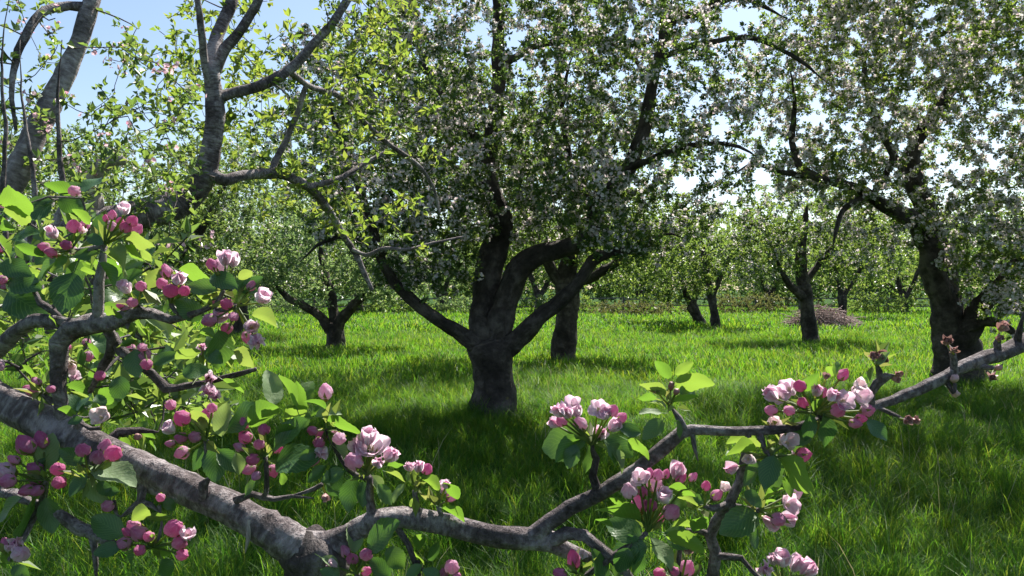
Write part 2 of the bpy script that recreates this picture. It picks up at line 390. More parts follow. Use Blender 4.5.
def meadow_points(y0, y1, per_m2, half=0.72, margin=2.5, seed=1):
    r = np.random.default_rng(seed)
    wmax = half * y1 + margin
    n = int((y1 - y0) * 2 * wmax * per_m2)
    x = r.uniform(-wmax, wmax, n); y = r.uniform(y0, y1, n)
    k = np.abs(x) < half * y + margin
    x, y = x[k], y[k]
    return x, y, gz(x, y)

def patchy(x, y):
    return 0.5 + 0.25 * np.sin(x * 1.9 + 2.1 * np.sin(y * 0.8)) + 0.25 * np.sin(y * 2.6 + 1.7 * np.sin(x * 1.3 + 1)) 

near_cl = [grass_clump('g', 90, 0.18, 0.07, 0.24, 0.0042, s, 0.9) for s in range(7)] + [grass_clump('g', 70, 0.12, 0.16, 0.40, 0.0042, 20 + s, 1.1) for s in range(4)]
far_cl = [grass_clump('g', 46, 0.30, 0.10, 0.30, 0.013, 40 + s, 0.8) for s in range(6)]
vfar_cl = [grass_clump('g', 40, 0.60, 0.10, 0.34, 0.030, 60 + s, 0.8) for s in range(5)]
for nm, y0, y1, den, cl, lab in (('meadow_grass', 1.6, 12.5, 62, near_cl, 'long lush green grass in the nearer part of the orchard meadow'),
                                 ('mid_meadow_grass', 12.5, 26, 18, far_cl, 'sunlit green grass between the trunks in the middle of the orchard'),
                                 ('far_meadow_grass', 26, 66, 5.0, vfar_cl, 'pale green grass in the far meadow up to the fence')):
    x, y, z = meadow_points(y0, y1, den, seed=len(nm))
    s = (0.68 + 0.5 * patchy(x, y)) * rng.uniform(0.75, 1.25, len(x))
    scatter(nm, np.stack([x, y, z], -1), s, cl, lab)
# taller seeding stems and straw, thinly spread
stem_cl = [grass_clump('s', 5, 0.12, 0.30, 0.55, 0.005, 80 + s, 0.6, M_straw) for s in range(4)] + [grass_clump('s', 14, 0.10, 0.30, 0.52, 0.007, 90 + s, 0.7, M_grass) for s in range(3)]
x, y, z = meadow_points(3, 24, 1.6, seed=99)
scatter('tall_grass_stems', np.stack([x, y, z], -1), rng.uniform(0.7, 1.1, len(x)), stem_cl, 'thin taller stems standing out of the long grass')

# ------------------------------------------------------------------ trees
class Skeleton:
    """points of the built wood that new twigs may start from"""
    def __init__(self, cap=60000):
        self.p = np.zeros((cap, 3)); self.r = np.zeros(cap); self.n = 0
    def add(self, pts, rad):
        k = len(pts)
        self.p[self.n:self.n + k] = pts; self.r[self.n:self.n + k] = rad; self.n += k
    def near(self, t):
        d = np.linalg.norm(self.p[:self.n] - t, axis=1)
        i = int(np.argmin(d)); return i, d[i]

def grow(sk, targets, tubes, r, step=0.1, rmax=0.02, rmin=0.0022, curl=0.14, sides=4, lift=0.15):
    """lead a crooked twig from the nearest wood to every target; returns the paths"""
    targets = np.asarray(targets)
    d0 = np.array([sk.near(t)[1] for t in targets])
    paths = []
    for t in targets[np.argsort(d0)]:
        i, d = sk.near(t)
        a = sk.p[i].copy()
        n = max(3, int(d / step) + 1)
        s = np.linspace(0, 1, n)
        pts = a + (t - a) * s[:, None]
        L = d
        off = unit(r.normal(size=3)) * L * curl
        off[2] += L * lift * r.uniform(-0.4, 1)
        pts += np.sin(np.pi * s)[:, None] * off
        w = np.cumsum(r.normal(size=(n, 3)), 0) * step * 0.13
        w -= w[0]
        pts += w * (s * (1.3 - s))[:, None]
        r0 = min(sk.r[i] * 0.75, rmax, rmin + L * 0.011)
        rad = r0 * (1 - s) + rmin * s
        tubes.add(pts, rad, sides, cap=False)
        sk.add(pts[1:], rad[1:])
        paths.append((pts, rad))
    return paths

def rosettes(paths, r, gap, skip=0.25):
    """points along the twigs where leaf spurs sit"""
    pos, dr = [], []
    for pts, rad in paths:
        seg = np.linalg.norm(np.diff(pts, axis=0), axis=1); s = np.concatenate([[0], np.cumsum(seg)])
        L = s[-1]
        t = np.arange(L * skip if L > 0.35 else 0.02, L, gap) + r.uniform(-gap / 2, gap / 2)
        t = np.append(np.clip(t, 0, L), L)
        for k in range(3): pass
        c = np.stack([np.interp(t, s, pts[:, k]) for k in range(3)], -1)
        tan = unit(pts[-1] - pts[0])
        pos.append(c); dr.append(np.repeat(tan[None], len(c), 0))
    return np.vstack(pos), np.vstack(dr)

def leaf_mesh(name, centers, dirs, per, size, mat, r, off, spread=0.9, wid=0.55):
    """kite leaves folded along the midrib, `per` at each spur"""
    c = np.repeat(centers, per, 0); n = len(c)
    out_ = unit(r.normal(size=(n, 3)) * spread + np.array([0, 0, 0.35]) + 0.3 * np.repeat(dirs, per, 0))
    nor = r.normal(size=(n, 3)) * 0.7 + np.array([0, 0, 1.0])
    sd = unit(np.cross(nor, out_)); nor = np.cross(out_, sd)
    L = size * r.uniform(0.55, 1.25, n)[:, None]
    w = L * wid * r.uniform(0.8, 1.15, n)[:, None] / 2
    b = c + out_ * L * 0.15
    mid = b + out_ * L * 0.45
    fold = nor * w * 0.45
    V = np.stack([b, mid + sd * w + fold, b + out_ * L - nor * L * 0.12, mid - sd * w + fold], 1).reshape(-1, 3) - off
    k = np.arange(n)[:, None] * 4
    F_ = np.concatenate([k + np.array([[0, 1, 2]]), k + np.array([[0, 2, 3]])])
    return mesh(name, V, F_, mat, smooth=False)

def blossom_mesh(name, centers, per, size, mat, r, off, spread=0.045, petals=5):
    """small open flowers: kite petals round a centre"""
    c = np.repeat(centers, per, 0); n = len(c)
    nor = unit(r.normal(size=(n, 3)) + np.array([0, 0, 0.3]))
    c = c + nor * spread * r.uniform(0.5, 1.2, (n, 1))
    u = unit(np.cross(nor, r.normal(size=(n, 3)))); v = np.cross(nor, u)
    rad = size / 2 * r.uniform(0.6, 1.15, (n, 1)); cup = r.uniform(0.1, 0.7, (n, 1))
    V = []
    for k in range(petals):
        for da, f, h in ((-0.5, 0.95, 1.0), (0.5, 0.95, 1.0), (0, 0.0, 0.0)):
            a = 2 * np.pi * (k + da) / petals + (0 if f == 0 else 0.0)
            V.append(c + (u * np.cos(a) + v * np.sin(a)) * rad * f * r.uniform(0.85, 1.15, (n, 1)) + nor * rad * cup * h * r.uniform(0.5, 1.5, (n, 1)))
    m = 3 * petals
    V = np.stack(V, 1).reshape(-1, 3) - off
    b = np.arange(n)[:, None] * m
    F_ = np.concatenate([b + np.array([[3 * k, 3 * k + 1, 3 * k + 2]]) for k in range(petals)])
    return mesh(name, V, F_, mat, smooth=False)

def ell_targets(r, specs):
    """specs: (centre xyz, radii xyz, n); bunched points inside ellipsoids"""
    out_ = []
    for c, rad, n in specs:
        u = unit(r.normal(size=(n, 3))) * (r.uniform(0.08, 1, (n, 1)) ** 0.42)
        out_.append(np.asarray(c) + u * np.asarray(rad))
    return np.vstack(out_)

DENSE = 2.1
def crown(px, py, d, rx, ry, rd, n):
    """crown ellipsoid given by its outline in the picture and its own distance and depth"""
    return (P(px, py, d), (rx / F * d, rd, ry / F * d), int(n * DENSE))

def wood_from_px(pts, jitter=0.0):
    """list of (px, py, distance, width px) -> points, radii"""
    a = np.array([P(q[0], q[1], q[2]) for q in pts]); rad = np.array([q[3] / F * q[2] / 2 for q in pts])
    return a, rad

def tree(label, base, trunk, limbs, crowns, group=None, leaf=M_leaf_far, leaf_size=0.05, per=5, gap=0.07, blos=0.5, flower=0.036, fper=4,
         bark_m=None, seed=1, sides=10, rmax=0.03, step=0.12, extra_gap=1.0, petals=5, rough=0.15, spur_filter=None, name='apple_tree', young=None, cat='tree', lift=0.15):
    r = np.random.default_rng(seed)
    bark_m = bark_m or M_bark_old
    base = np.array([base[0], base[1], gz(base[0], base[1])])
    root = obj(name, None, label=label, cat=cat, group=group); root.location = base
    sk = Skeleton()
    tp, tr = trunk
    tp = np.array(tp, float); tr = np.array(tr, float)
    p, q = smooth_path(tp, tr, 0.08)
    t = Tubes(); t.add(p, q, sides + 4, rough); obj('trunk', t.mesh('trunk', bark_m, base), root)
    sk.add(p[len(p) // 2:], q[len(q) // 2:])
    for lp, lr in limbs:
        p, q = smooth_path(lp, lr, 0.10)
        q = q * np.clip((1.02 - np.linspace(0, 1, len(q))) / 0.22, 0.18, 1)
        wob = np.cumsum(r.normal(size=p.shape), 0) * 0.008; wob -= np.linspace(0, 1, len(p))[:, None] * wob[-1]
        p = p + wob
        t = Tubes(); t.add(p, q, sides, rough); obj('limb', t.mesh('limb', bark_m, base), root)
        sk.add(p[2:], q[2:])
    T = ell_targets(r, crowns)
    T = T[T[:, 2] > (0.55 if name == 'apple_tree' else 0.12)]
    t = Tubes()
    paths = grow(sk, T, t, r, step=step, rmax=rmax, lift=lift)
    obj('twigs', t.mesh('twigs', bark_m, base), root, kind='stuff')
    pos, dr = rosettes(paths, r, gap)
    pos = pos + r.normal(size=pos.shape) * 0.02
    k = r.uniform(size=len(pos))
    if young is not None:
        yk = r.uniform(size=len(pos)) < young[1]
        obj('young_leaves', leaf_mesh('young_leaves', pos[yk], dr[yk], per, leaf_size, young[0], r, base), root, kind='stuff')
        lp_, ld_ = pos[~yk], dr[~yk]
    else: lp_, ld_ = pos, dr
    obj('leaves', leaf_mesh('leaves', lp_, ld_, per, leaf_size, leaf, r, base), root, kind='stuff')
    if blos > 0:
        q_ = pos * 2.3 + seed
        cl = 0.5 + 0.5 * np.sin(q_[:, 0] + 1.3 * np.sin(q_[:, 2] * 1.1)) * np.sin(q_[:, 1] * 1.2 + 0.7) * np.sin(q_[:, 2] * 1.4 + 1.1 * np.sin(q_[:, 0] * 0.8))
        cl = np.clip((cl - 0.32) * 2.6, 0.12, 1.9)
        fk = k < blos * cl
        obj('blossom', blossom_mesh('blossom', pos[fk], fper, flower, M_blos_far, r, base, petals=petals), root, kind='stuff')
    print(name, seed, 'targets', len(T), 'spurs', len(pos))
    return root, sk

def px_tree(label, px, py, d, w, hgt_px, limbs, crowns, **kw):
    """tree whose trunk foot stands on the ground at pixel (px, py)"""
    b = P(px, py, d); b[2] = gz(b[0], b[1])
    top = P(hgt_px[0], hgt_px[1], d + hgt_px[2]); r0 = w / F * d / 2
    mid = b * 0.5 + top * 0.5 + np.array([0.03, 0, 0])
    foot = b.copy(); foot[2] -= 0.12
    tr = ([foot, b + np.array([0, 0, 0.08]), mid, top], [r0 * 1.55, r0 * 1.25, r0, r0 * 1.02])
    return tree(label, b, tr, [wood_from_px(l) for l in limbs], crowns, **kw)

# ---- the big spreading tree in the middle (stands 9.3 m off)
D = 9.3
px_tree('big spreading apple tree with a thick forked trunk in the middle of the meadow', 495, 427, D, 40, (489, 344, 0.0), [
    [(486, 352, 9.3, 20), (470, 341, 9.2, 17), (445, 323, 9.0, 14), (419, 301, 8.8, 12), (397, 279, 8.6, 10.5), (384, 253, 8.5, 9), (373, 222, 8.4, 8), (360, 180, 8.3, 8), (338, 130, 8.2, 6), (322, 80, 8.2, 4)],
    [(488, 352, 9.35, 32), (484, 314, 9.4, 28), (488, 279, 9.5, 27), (494, 250, 9.6, 25), (500, 217, 9.6, 22), (486, 180, 9.6, 20), (492, 135, 9.6, 16), (499, 68, 9.7, 13), (497, 0, 9.8, 10), (494, -60, 9.8, 6)],
    [(494, 345, 9.3, 30), (500, 318, 9.3, 27), (511, 279, 9.25, 23), (535, 254, 9.2, 20), (575, 243, 9.1, 19), (594, 228, 9.0, 18), (599, 199, 9.0, 17), (623, 171, 9.0, 15), (642, 126, 9.0, 13), (655, 68, 9.0, 11), (664, 27, 9.0, 9), (662, -40, 9.1, 6)],
    [(499, 357, 9.25, 24), (512, 344, 9.2, 21), (538, 319, 9.0, 16), (572, 288, 8.9, 14), (592, 262, 8.8, 13), (616, 250, 8.7, 10), (641, 247, 8.7, 8), (662, 232, 8.6, 5), (690, 240, 8.5, 3)],
    [(662, 50, 9.0, 9), (673, 24, 9.0, 9), (703, 11, 8.9, 8), (745, -2, 8.8, 6), (790, 20, 8.8, 4)],
    [(660, 58, 9.0, 6), (700, 44, 8.9, 6), (755, 40, 8.8, 5), (800, 62, 8.8, 4), (830, 85, 8.8, 3)],
    [(499, 70, 9.7, 8), (535, 48, 9.6, 6), (575, 42, 9.5, 6), (622, 52, 9.5, 4), (650, 80, 9.4, 3)],
    [(490, 150, 9.6, 9), (455, 110, 9.9, 7), (425, 60, 10.1, 5), (410, 0, 10.2, 4)],
    [(594, 245, 9.0, 11), (590, 210, 9.3, 9), (570, 170, 9.7, 7), (560, 110, 10.0, 5), (575, 50, 10.2, 4)],
    [(623, 171, 9.0, 8), (680, 150, 8.6, 6), (730, 145, 8.4, 4), (768, 165, 8.3, 3)],
    [(384, 253, 8.5, 7), (352, 236, 8.3, 5), (325, 240, 8.2, 4), (300, 262, 8.1, 3)],
], [crown(500, 60, 9.4, 170, 120, 2.6, 420), crown(640, 60, 9.0, 130, 130, 2.4, 330), crown(380, 130, 8.7, 125, 115, 2.0, 300), crown(520, 170, 9.6, 120, 75, 1.8, 170),
    crown(690, 170, 8.8, 85, 75, 1.4, 80), crown(400, 235, 9.2, 75, 45, 1.2, 70), crown(500, -70, 9.4, 260, 80, 2.6, 160), crown(360, 200, 8.4, 70, 60, 1.2, 60), crown(540, 205, 10.2, 100, 48, 1.3, 150), crown(440, 215, 8.6, 60, 40, 1.0, 60), crown(590, 190, 8.4, 60, 45, 0.8, 50), crown(425, 265, 8.9, 60, 35, 0.8, 70), crown(625, 240, 8.5, 55, 22, 0.6, 36), crown(430, -95, 7.2, 290, 80, 1.7, 270), crown(395, 110, 11.3, 130, 90, 1.8, 190), crown(660, 225, 9.2, 60, 40, 1.0, 40)],  # the nearer unseen overhead mass and the back-left one are added to shade the grass
    seed=11, leaf=M_leaf_dark, young=(M_leaf_far, 0.3), leaf_size=0.047, per=11, gap=0.074, blos=0.6, fper=7, flower=0.046, rmax=0.035, sides=12)

# ---- the tree on the right (12.5 m)
px_tree('gnarled dark apple tree with a leaning forked trunk at the right edge of the meadow', 957, 387, 12.5, 40, (953, 334, 0.0), [
    [(950, 342, 12.5, 30), (944, 305, 12.4, 26), (934, 265, 12.3, 24), (928, 240, 12.2, 22), (914, 222, 12.1, 17), (896, 212, 12.0, 14), (872, 197, 11.9, 11), (841, 183, 11.8, 10), (814, 176, 11.7, 9), (799, 164, 11.7, 8), (791, 134, 11.7, 6), (794, 100, 11.7, 5), (785, 50, 11.7, 3)],
    [(956, 342, 12.5, 30), (948, 300, 12.6, 26), (938, 255, 12.7, 22), (926, 215, 12.7, 20), (914, 185, 12.7, 17), (917, 145, 12.7, 15), (940, 108, 12.6, 13), (956, 84, 12.6, 12), (978, 48, 12.5, 10), (1005, 20, 12.5, 9), (1030, -20, 12.5, 6)],
    [(962, 345, 12.4, 24), (976, 314, 12.2, 18), (999, 290, 12.0, 15), (1024, 258, 11.8, 13), (1055, 220, 11.7, 10), (1075, 160, 11.6, 7)],
    [(872, 197, 11.9, 8), (855, 201, 11.7, 6), (841, 217, 11.5, 5), (833, 250, 11.4, 3)],
    [(914, 185, 12.7, 10), (890, 150, 13.0, 8), (870, 100, 13.2, 6), (862, 40, 13.3, 4)],
    [(814, 176, 11.7, 6), (780, 172, 11.5, 5), (755, 165, 11.4, 4), (728, 176, 11.3, 2.5)],
    [(875, 192, 11.9, 7), (893, 165, 11.6, 6), (885, 135, 11.4, 4), (860, 118, 11.3, 3)],
    [(955, 335, 12.4, 14), (985, 322, 12.0, 10), (1010, 330, 11.6, 7), (1030, 345, 11.3, 4)],
], [crown(900, 50, 12.3, 150, 130, 3.0, 420), crown(820, 90, 11.9, 90, 95, 2.0, 200), crown(985, 130, 12.0, 90, 120, 2.6, 300), crown(1000, 230, 11.2, 75, 60, 1.3, 140),
    crown(930, -80, 12.3, 170, 80, 3.0, 120), crown(880, 215, 12.4, 55, 40, 1.2, 60), crown(1060, 180, 11.8, 80, 130, 2.0, 90), crown(1015, 315, 11.2, 30, 30, 0.6, 24), crown(970, -10, 9.6, 170, 95, 2.4, 380), crown(880, -75, 8.6, 160, 70, 1.8, 300), crown(840, 175, 11.6, 70, 35, 1.0, 90), crown(1010, 270, 11.4, 60, 50, 1.2, 80)],  # nearer overhead masses, largely out of view, added for shade on the grass
    seed=12, leaf=M_leaf_far, young=(M_leaf_young, 0.28), leaf_size=0.052, per=10, gap=0.084, blos=0.85, fper=8, flower=0.05, rmax=0.035, sides=12)

# ---- trees further back
BT = 'orchard trees further back'
px_tree('straight dark trunked apple tree directly behind the big middle tree', 564, 364, 16.4, 23, (566, 285, 0), [
    [(566, 292, 16.4, 20), (568, 255, 16.4, 17), (572, 215, 16.4, 13), (580, 170, 16.4, 9), (590, 110, 16.4, 6)],
    [(566, 290, 16.4, 14), (548, 262, 16.2, 10), (530, 225, 16, 7), (515, 180, 16, 5)],
    [(566, 288, 16.4, 12), (600, 272, 16, 9), (630, 250, 16, 7), (660, 215, 16, 4)],
], [crown(580, 180, 16.4, 120, 90, 2.4, 280), crown(640, 240, 16, 65, 45, 1.6, 120), crown(500, 235, 16.6, 60, 45, 1.6, 110), crown(590, 265, 17.0, 60, 30, 1.4, 60), crown(455, 140, 15.0, 120, 80, 2.2, 420)], group=BT, seed=13, leaf=M_leaf_far, leaf_size=0.09, per=6, gap=0.11, blos=0.25, flower=0.05, petals=4, fper=3)  # left extension of this crown added to throw shade on the middle grass
px_tree('small white blossomed apple tree with a slim leaning trunk left of the right tree', 811, 345, 21.5, 13, (803, 285, 0), [
    [(804, 292, 21.5, 13), (802, 262, 21.5, 11), (803, 235, 21.5, 8), (808, 200, 21.5, 5)],
    [(806, 300, 21.5, 9), (795, 290, 21.2, 8), (785, 277, 21, 6), (775, 255, 21, 4)],
    [(803, 285, 21.5, 8), (822, 262, 21.5, 6), (840, 240, 21.5, 4), (858, 225, 21.5, 3)],
], [crown(805, 225, 21.5, 85, 50, 2.2, 260), crown(760, 250, 21.2, 45, 40, 1.5, 90), crown(860, 245, 21.5, 40, 40, 1.6, 80)], group=BT, seed=14, leaf=M_leaf_far, leaf_size=0.11, per=5, gap=0.14, blos=0.75, flower=0.075, petals=4, fper=5)
px_tree('low forked apple tree with a short trunk on the left beyond the foreground buds', 335, 352, 19.2, 17, (334, 324, 0), [
    [(332, 330, 19.2, 14), (322, 318, 19.1, 10), (305, 307, 19, 8), (288, 297, 19, 6), (272, 280, 19, 4)],
    [(336, 330, 19.2, 13), (346, 314, 19.1, 10), (362, 298, 19, 8), (382, 280, 19, 5), (400, 255, 19, 3)],
    [(335, 328, 19.2, 11), (333, 300, 19.4, 9), (325, 270, 19.6, 7), (318, 235, 19.6, 4)],
], [crown(320, 245, 19.2, 80, 65, 2.2, 240), crown(390, 275, 18.6, 50, 38, 1.5, 110), crown(270, 265, 19, 40, 40, 1.4, 60)], group=BT, seed=15, leaf=M_leaf_blue, leaf_size=0.11, per=5, gap=0.13, blos=0.35, flower=0.055, petals=4, fper=3)
px_tree('leafy apple tree behind the foreground buds on the far left', 120, 395, 11.5, 30, (115, 330, 0), [
    [(115, 338, 11.5, 24), (105, 295, 11.5, 20), (90, 250, 11.4, 14), (75, 200, 11.3, 8), (70, 150, 11.3, 5)],
    [(117, 335, 11.5, 20), (150, 290, 11.3, 15), (190, 245, 11.2, 10), (215, 205, 11.2, 6), (235, 165, 11.2, 4)],
    [(115, 332, 11.5, 16), (70, 290, 11.5, 11), (20, 260, 11.6, 8), (-30, 225, 11.6, 5)],
], [crown(120, 205, 11.4, 140, 75, 2.2, 420), crown(205, 245, 11.2, 75, 55, 1.6, 170), crown(10, 190, 11.4, 80, 70, 2.0, 130), crown(215, 165, 11.8, 60, 45, 1.4, 80)], group=BT, seed=16, leaf=M_leaf_blue, young=(M_leaf_far, 0.4), leaf_size=0.06, per=8, gap=0.085, blos=0.4, flower=0.042, fper=3)
px_tree('pale leafy apple tree between the left forked tree and the far left foliage', 238, 338, 24.5, 14, (240, 305, 0), [
    [(240, 310, 24.5, 11), (232, 280, 24.5, 8), (222, 245, 24.5, 5)], [(240, 308, 24.5, 10), (256, 280, 24.4, 7), (270, 245, 24.4, 4)],
], [crown(245, 225, 24.5, 90, 65, 2.8, 240), crown(300, 165, 25, 75, 70, 2.2, 220)], group=BT, seed=17, leaf=M_leaf_blue, leaf_size=0.13, per=5, gap=0.17, blos=0.4, flower=0.07, petals=4, fper=3)
px_tree('slim dark trunk of a far apple tree, right one of a close pair', 716, 330, 29.0, 8, (711, 296, 0), [
    [(711, 300, 29, 7), (706, 270, 29, 6), (700, 235, 29, 4)], [(711, 300, 29, 6), (722, 275, 29, 5), (736, 245, 29, 3)],
], [crown(712, 250, 29, 60, 46, 2.4, 240)], group=BT, seed=18, leaf_size=0.15, per=5, gap=0.18, blos=0.5, flower=0.08, petals=4, fper=3)
px_tree('short leaning trunk of a far apple tree, left one of a close pair', 701, 325, 32.5, 10, (692, 305, 0), [
    [(693, 308, 32.5, 7), (684, 290, 32.5, 5), (678, 262, 32.5, 3)], [(693, 308, 32.5, 6), (696, 280, 32.5, 5), (690, 250, 32.5, 3)],
], [crown(676, 272, 32.5, 58, 34, 2.6, 230)], group=BT, seed=19, leaf_size=0.16, per=5, gap=0.19, blos=0.45, flower=0.085, petals=4, fper=3)
px_tree('far apple tree seen between the slim blossomed tree and the right tree', 841, 318, 38.0, 8, (842, 296, 0), [
    [(842, 300, 38, 6), (838, 275, 38, 5), (830, 245, 38, 3)], [(842, 300, 38, 5), (856, 275, 38, 4), (868, 250, 38, 3)],
], [crown(850, 255, 38, 55, 36, 2.8, 170)], group=BT, seed=20, leaf_size=0.18, per=5, gap=0.2, blos=0.5, flower=0.1, petals=4, fper=3)
# the last row by the fence, each with its own crown
far_specs = [(905, 312, 47, 55, 245, 60, 45, 'leafy far tree by the fence behind the right trunk'),
             (1000, 312, 46, 55, 240, 65, 50, 'leafy far tree by the fence at the right edge of the picture'),
             (770, 311, 50, 50, 262, 48, 32, 'low pale far tree by the fence behind the slim blossomed tree'),
             (640, 311, 49, 50, 258, 52, 38, 'far tree by the fence seen under the big tree right limb'),
             (540, 311, 48, 50, 250, 55, 42, 'far tree by the fence seen through the big tree fork'),
             (440, 311, 50, 50, 255, 60, 42, 'far tree by the fence left of the big tree trunk'),
             (360, 312, 47, 50, 252, 55, 42, 'far tree by the fence behind the left forked tree'),
             (180, 312, 47, 60, 235, 80, 55, 'far tree by the fence behind the left foreground buds'),
             (60, 312, 45, 60, 235, 80, 55, 'far tree by the fence at the left edge of the picture')]
for k, (px, py, d, rd, cy, rx, ry, lab) in enumerate(far_specs):
    px_tree(lab, px, py, d, 7, (px + (-3, 4)[k % 2], 292, 0), [[(px, 298, d, 6), (px - 10, 275, d, 5), (px - 20, cy, d, 3)], [(px, 298, d, 5), (px + 12, 272, d, 4), (px + 22, cy, d, 3)]],
            [crown(px, cy, d, rx, ry, 3.2, 150)], group='trees along the far fence', seed=30 + k, leaf=(M_leaf_far, M_leaf_dark, M_leaf_blue)[k % 3], leaf_size=0.22, per=6, gap=0.26, blos=0.6, flower=0.12, petals=4, fper=2, sides=6, step=0.3)

# ---- the wood beyond the fence, one far mass
r = np.random.default_rng(77)
cs, ds_ = [], []
for k in range(150):
    x = r.uniform(-62, 62); y = r.uniform(58, 76); h = r.uniform(5.0, 9.5) * (1.0 if abs(x + 30) > 12 else 0.85)
    n = 300
    u = unit(r.normal(size=(n, 3))) * (r.uniform(0.2, 1, (n, 1)) ** 0.4)
    c = np.array([x, y, h * 0.5]) + u * np.array([r.uniform(2, 3.6), 2.0, h * 0.5])
    cs.append(c); ds_.append(u)
cs = np.vstack(cs); ds_ = np.vstack(ds_); kk = cs[:, 2] > 0.05
obj('far_woodland', leaf_mesh('far_woodland', cs[kk], ds_[kk], 2, 0.42, M_leaf_dark, r, np.zeros(3), wid=0.6), label='wood of pale green trees beyond the far fence', kind='stuff')

# ---- hedge bank, brushwood, fence at the far side
def shrub(label, px, py, d, rx, ry, rd, n, seed, leaf, name='bush', cat='bush', group=None, size=0.11, blos=0):
    b = P(px, py, d); b[2] = gz(b[0], b[1])
    r = np.random.default_rng(seed)
    limbs = []
    for k in range(5):
        a = r.uniform(-1, 1)
        e = b + np.array([a * rx / F * d * 0.6, r.uniform(-.5, .5) * rd, ry / F * d * r.uniform(0.9, 1.5)])
        limbs.append((np.array([b, b * 0.5 + e * 0.5 + r.normal(size=3) * 0.05, e]), np.array([0.03, 0.02, 0.01])))
    return tree(label, b, ([b - np.array([0, 0, .1]), b + np.array([0, 0, .05]), b + np.array([0, 0, .2])], [0.06, 0.05, 0.03]), limbs, [(b + np.array([0, 0, ry / F * d * 0.9]), (rx / F * d, rd, ry / F * d), n)],
         leaf=leaf, leaf_size=size, per=4, gap=0.16, blos=blos, seed=seed, sides=5, step=0.15, name=name, cat=cat, group=group)
HB = 'bushes under the far trees'
for k, (px, py, d, rx, ry, leaf, lab) in enumerate([
        (560, 312, 45, 45, 11, M_leaf_far, 'low green bush far behind the big tree fork'), (640, 316, 41, 60, 9, M_leaf_olive, 'low olive bramble bank under the big tree right limb'),
        (750, 312, 45, 45, 13, M_leaf_olive, 'olive green bush far behind the close pair of trunks'), (880, 313, 44, 45, 12, M_leaf_far, 'green bush at the fence left of the right trunk'),
        (990, 314, 43, 50, 13, M_leaf_far, 'green bush at the fence right of the right trunk'), (470, 312, 46, 45, 10, M_leaf_blue, 'low green bush far left of the big trunk'),
        (390, 312, 45, 45, 11, M_leaf_far, 'low green bush beyond the left forked tree'), (270, 313, 44, 55, 12, M_leaf_blue, 'low green bush at the fence beside the left foreground buds'),
        (140, 313, 43, 70, 14, M_leaf_far, 'wide green bush at the fence behind the left foreground buds')]):
    shrub(lab, px, py, d, rx, ry, 1.3, 170, 60 + k, leaf, group=HB, size=0.16)

def brush_pile(label, px, py, d, w, h, n, seed):
    r = np.random.default_rng(seed)
    b = P(px, py, d); b[2] = gz(b[0], b[1])
    t = Tubes()
    for k in range(n):
        a = r.uniform(0, 6.283); rr = np.sqrt(r.uniform(0, 1))
        c = b + np.array([rr * math.cos(a) * w / 2, rr * math.sin(a) * w / 3, r.uniform(0.02, 1) * h * (1 - rr ** 2 * 0.8)])
        dv = unit(np.array([r.normal(), r.normal(), r.normal() * 0.35])); L = r.uniform(0.4, 1.2)
        p = np.array([c - dv * L / 2, c + r.normal(size=3) * 0.04, c + dv * L / 2]); p[:, 2] = np.maximum(p[:, 2], b[2] + 0.01)
        t.add(p, [0.014, 0.011, 0.004], 4, cap=False)
    o = obj('brushwood_pile', t.mesh('brushwood_pile', M_brush, b), label=label, cat='brushwood'); o.location = b
brush_pile('reddish brown heap of cut brushwood beside the slim blossomed tree', 822, 329, 30, 2.6, 0.9, 800, 5)

fence = obj('post_and_rail_fence', None, label='grey post and rail fence along the far side of the meadow', cat='fence')
fence.location = (0, 47.0, 0)
bx = lambda w, h, l: mesh('b', np.array([[x, y, z] for x in (-w / 2, w / 2) for y in (-l / 2, l / 2) for z in (0, h)]), np.array([[0, 1, 3, 2], [4, 6, 7, 5], [0, 4, 5, 1], [2, 3, 7, 6], [0, 2, 6, 4], [1, 5, 7, 3]]), M_post, smooth=False)
post_me, rail_me = bx(0.12, 1.15, 0.12), bx(2.62, 0.075, 0.05)
for k in range(24):
    x = -31 + k * 2.7
    o = obj('post', post_me, fence); o.location = (x, 0, gz(x, 47.0) - 0.1); o.rotation_euler = (rng.normal(0, .02), rng.normal(0, .03), rng.normal(0, .1))
    for z in (0.45, 0.92):
        o = obj('rail', rail_me, fence); o.location = (x + 1.35, -0.093, z + rng.normal(0, .02)); o.rotation_euler = (0, rng.normal(0, .012), 0)


# ------------------------------------------------------------------ the near trees: wood
def to_root(p, base): return np.asarray(p) - base

NB = np.array([-1.62, 1.75, 0.0]); NB[2] = gz(NB[0], NB[1])
near = obj('apple_tree', None, label='nearest apple tree with pink buds whose knobbly limb reaches across the foreground from the left', cat='tree')
near.location = NB
near_sk = Skeleton()
def limb(root, base, sk, pts, world_pts=(), mat=None, sides=14, rough=0.09, step=0.012, name='limb', cap=True):
    """a limb traced in pixels at its own distances; world_pts (xyz + radius) lead in to the trunk"""
    a, rad = wood_from_px(pts) if pts else (np.zeros((0, 3)), np.zeros(0))
    if len(world_pts):
        w = np.array(world_pts, float)
        a = np.vstack([w[:, :3], a]); rad = np.concatenate([w[:, 3], rad])
    p, q = smooth_path(a, rad, step)
    wob = np.cumsum(rng.normal(size=p.shape), 0) * step * 0.05; wob -= np.linspace(0, 1, len(p))[:, None] * wob[-1]
    p = p + wob * min(1, q.mean() / 0.006)
    if name == 'twig': q = q * np.clip((1.03 - np.linspace(0, 1, len(q))) / 0.3, 0.35, 1)
    t = Tubes(); t.add(p, q, sides, rough, cap)
    o = obj(name, t.mesh(name, mat or M_bark, base), root)
    sk.add(p[::2], q[::2])
    return o

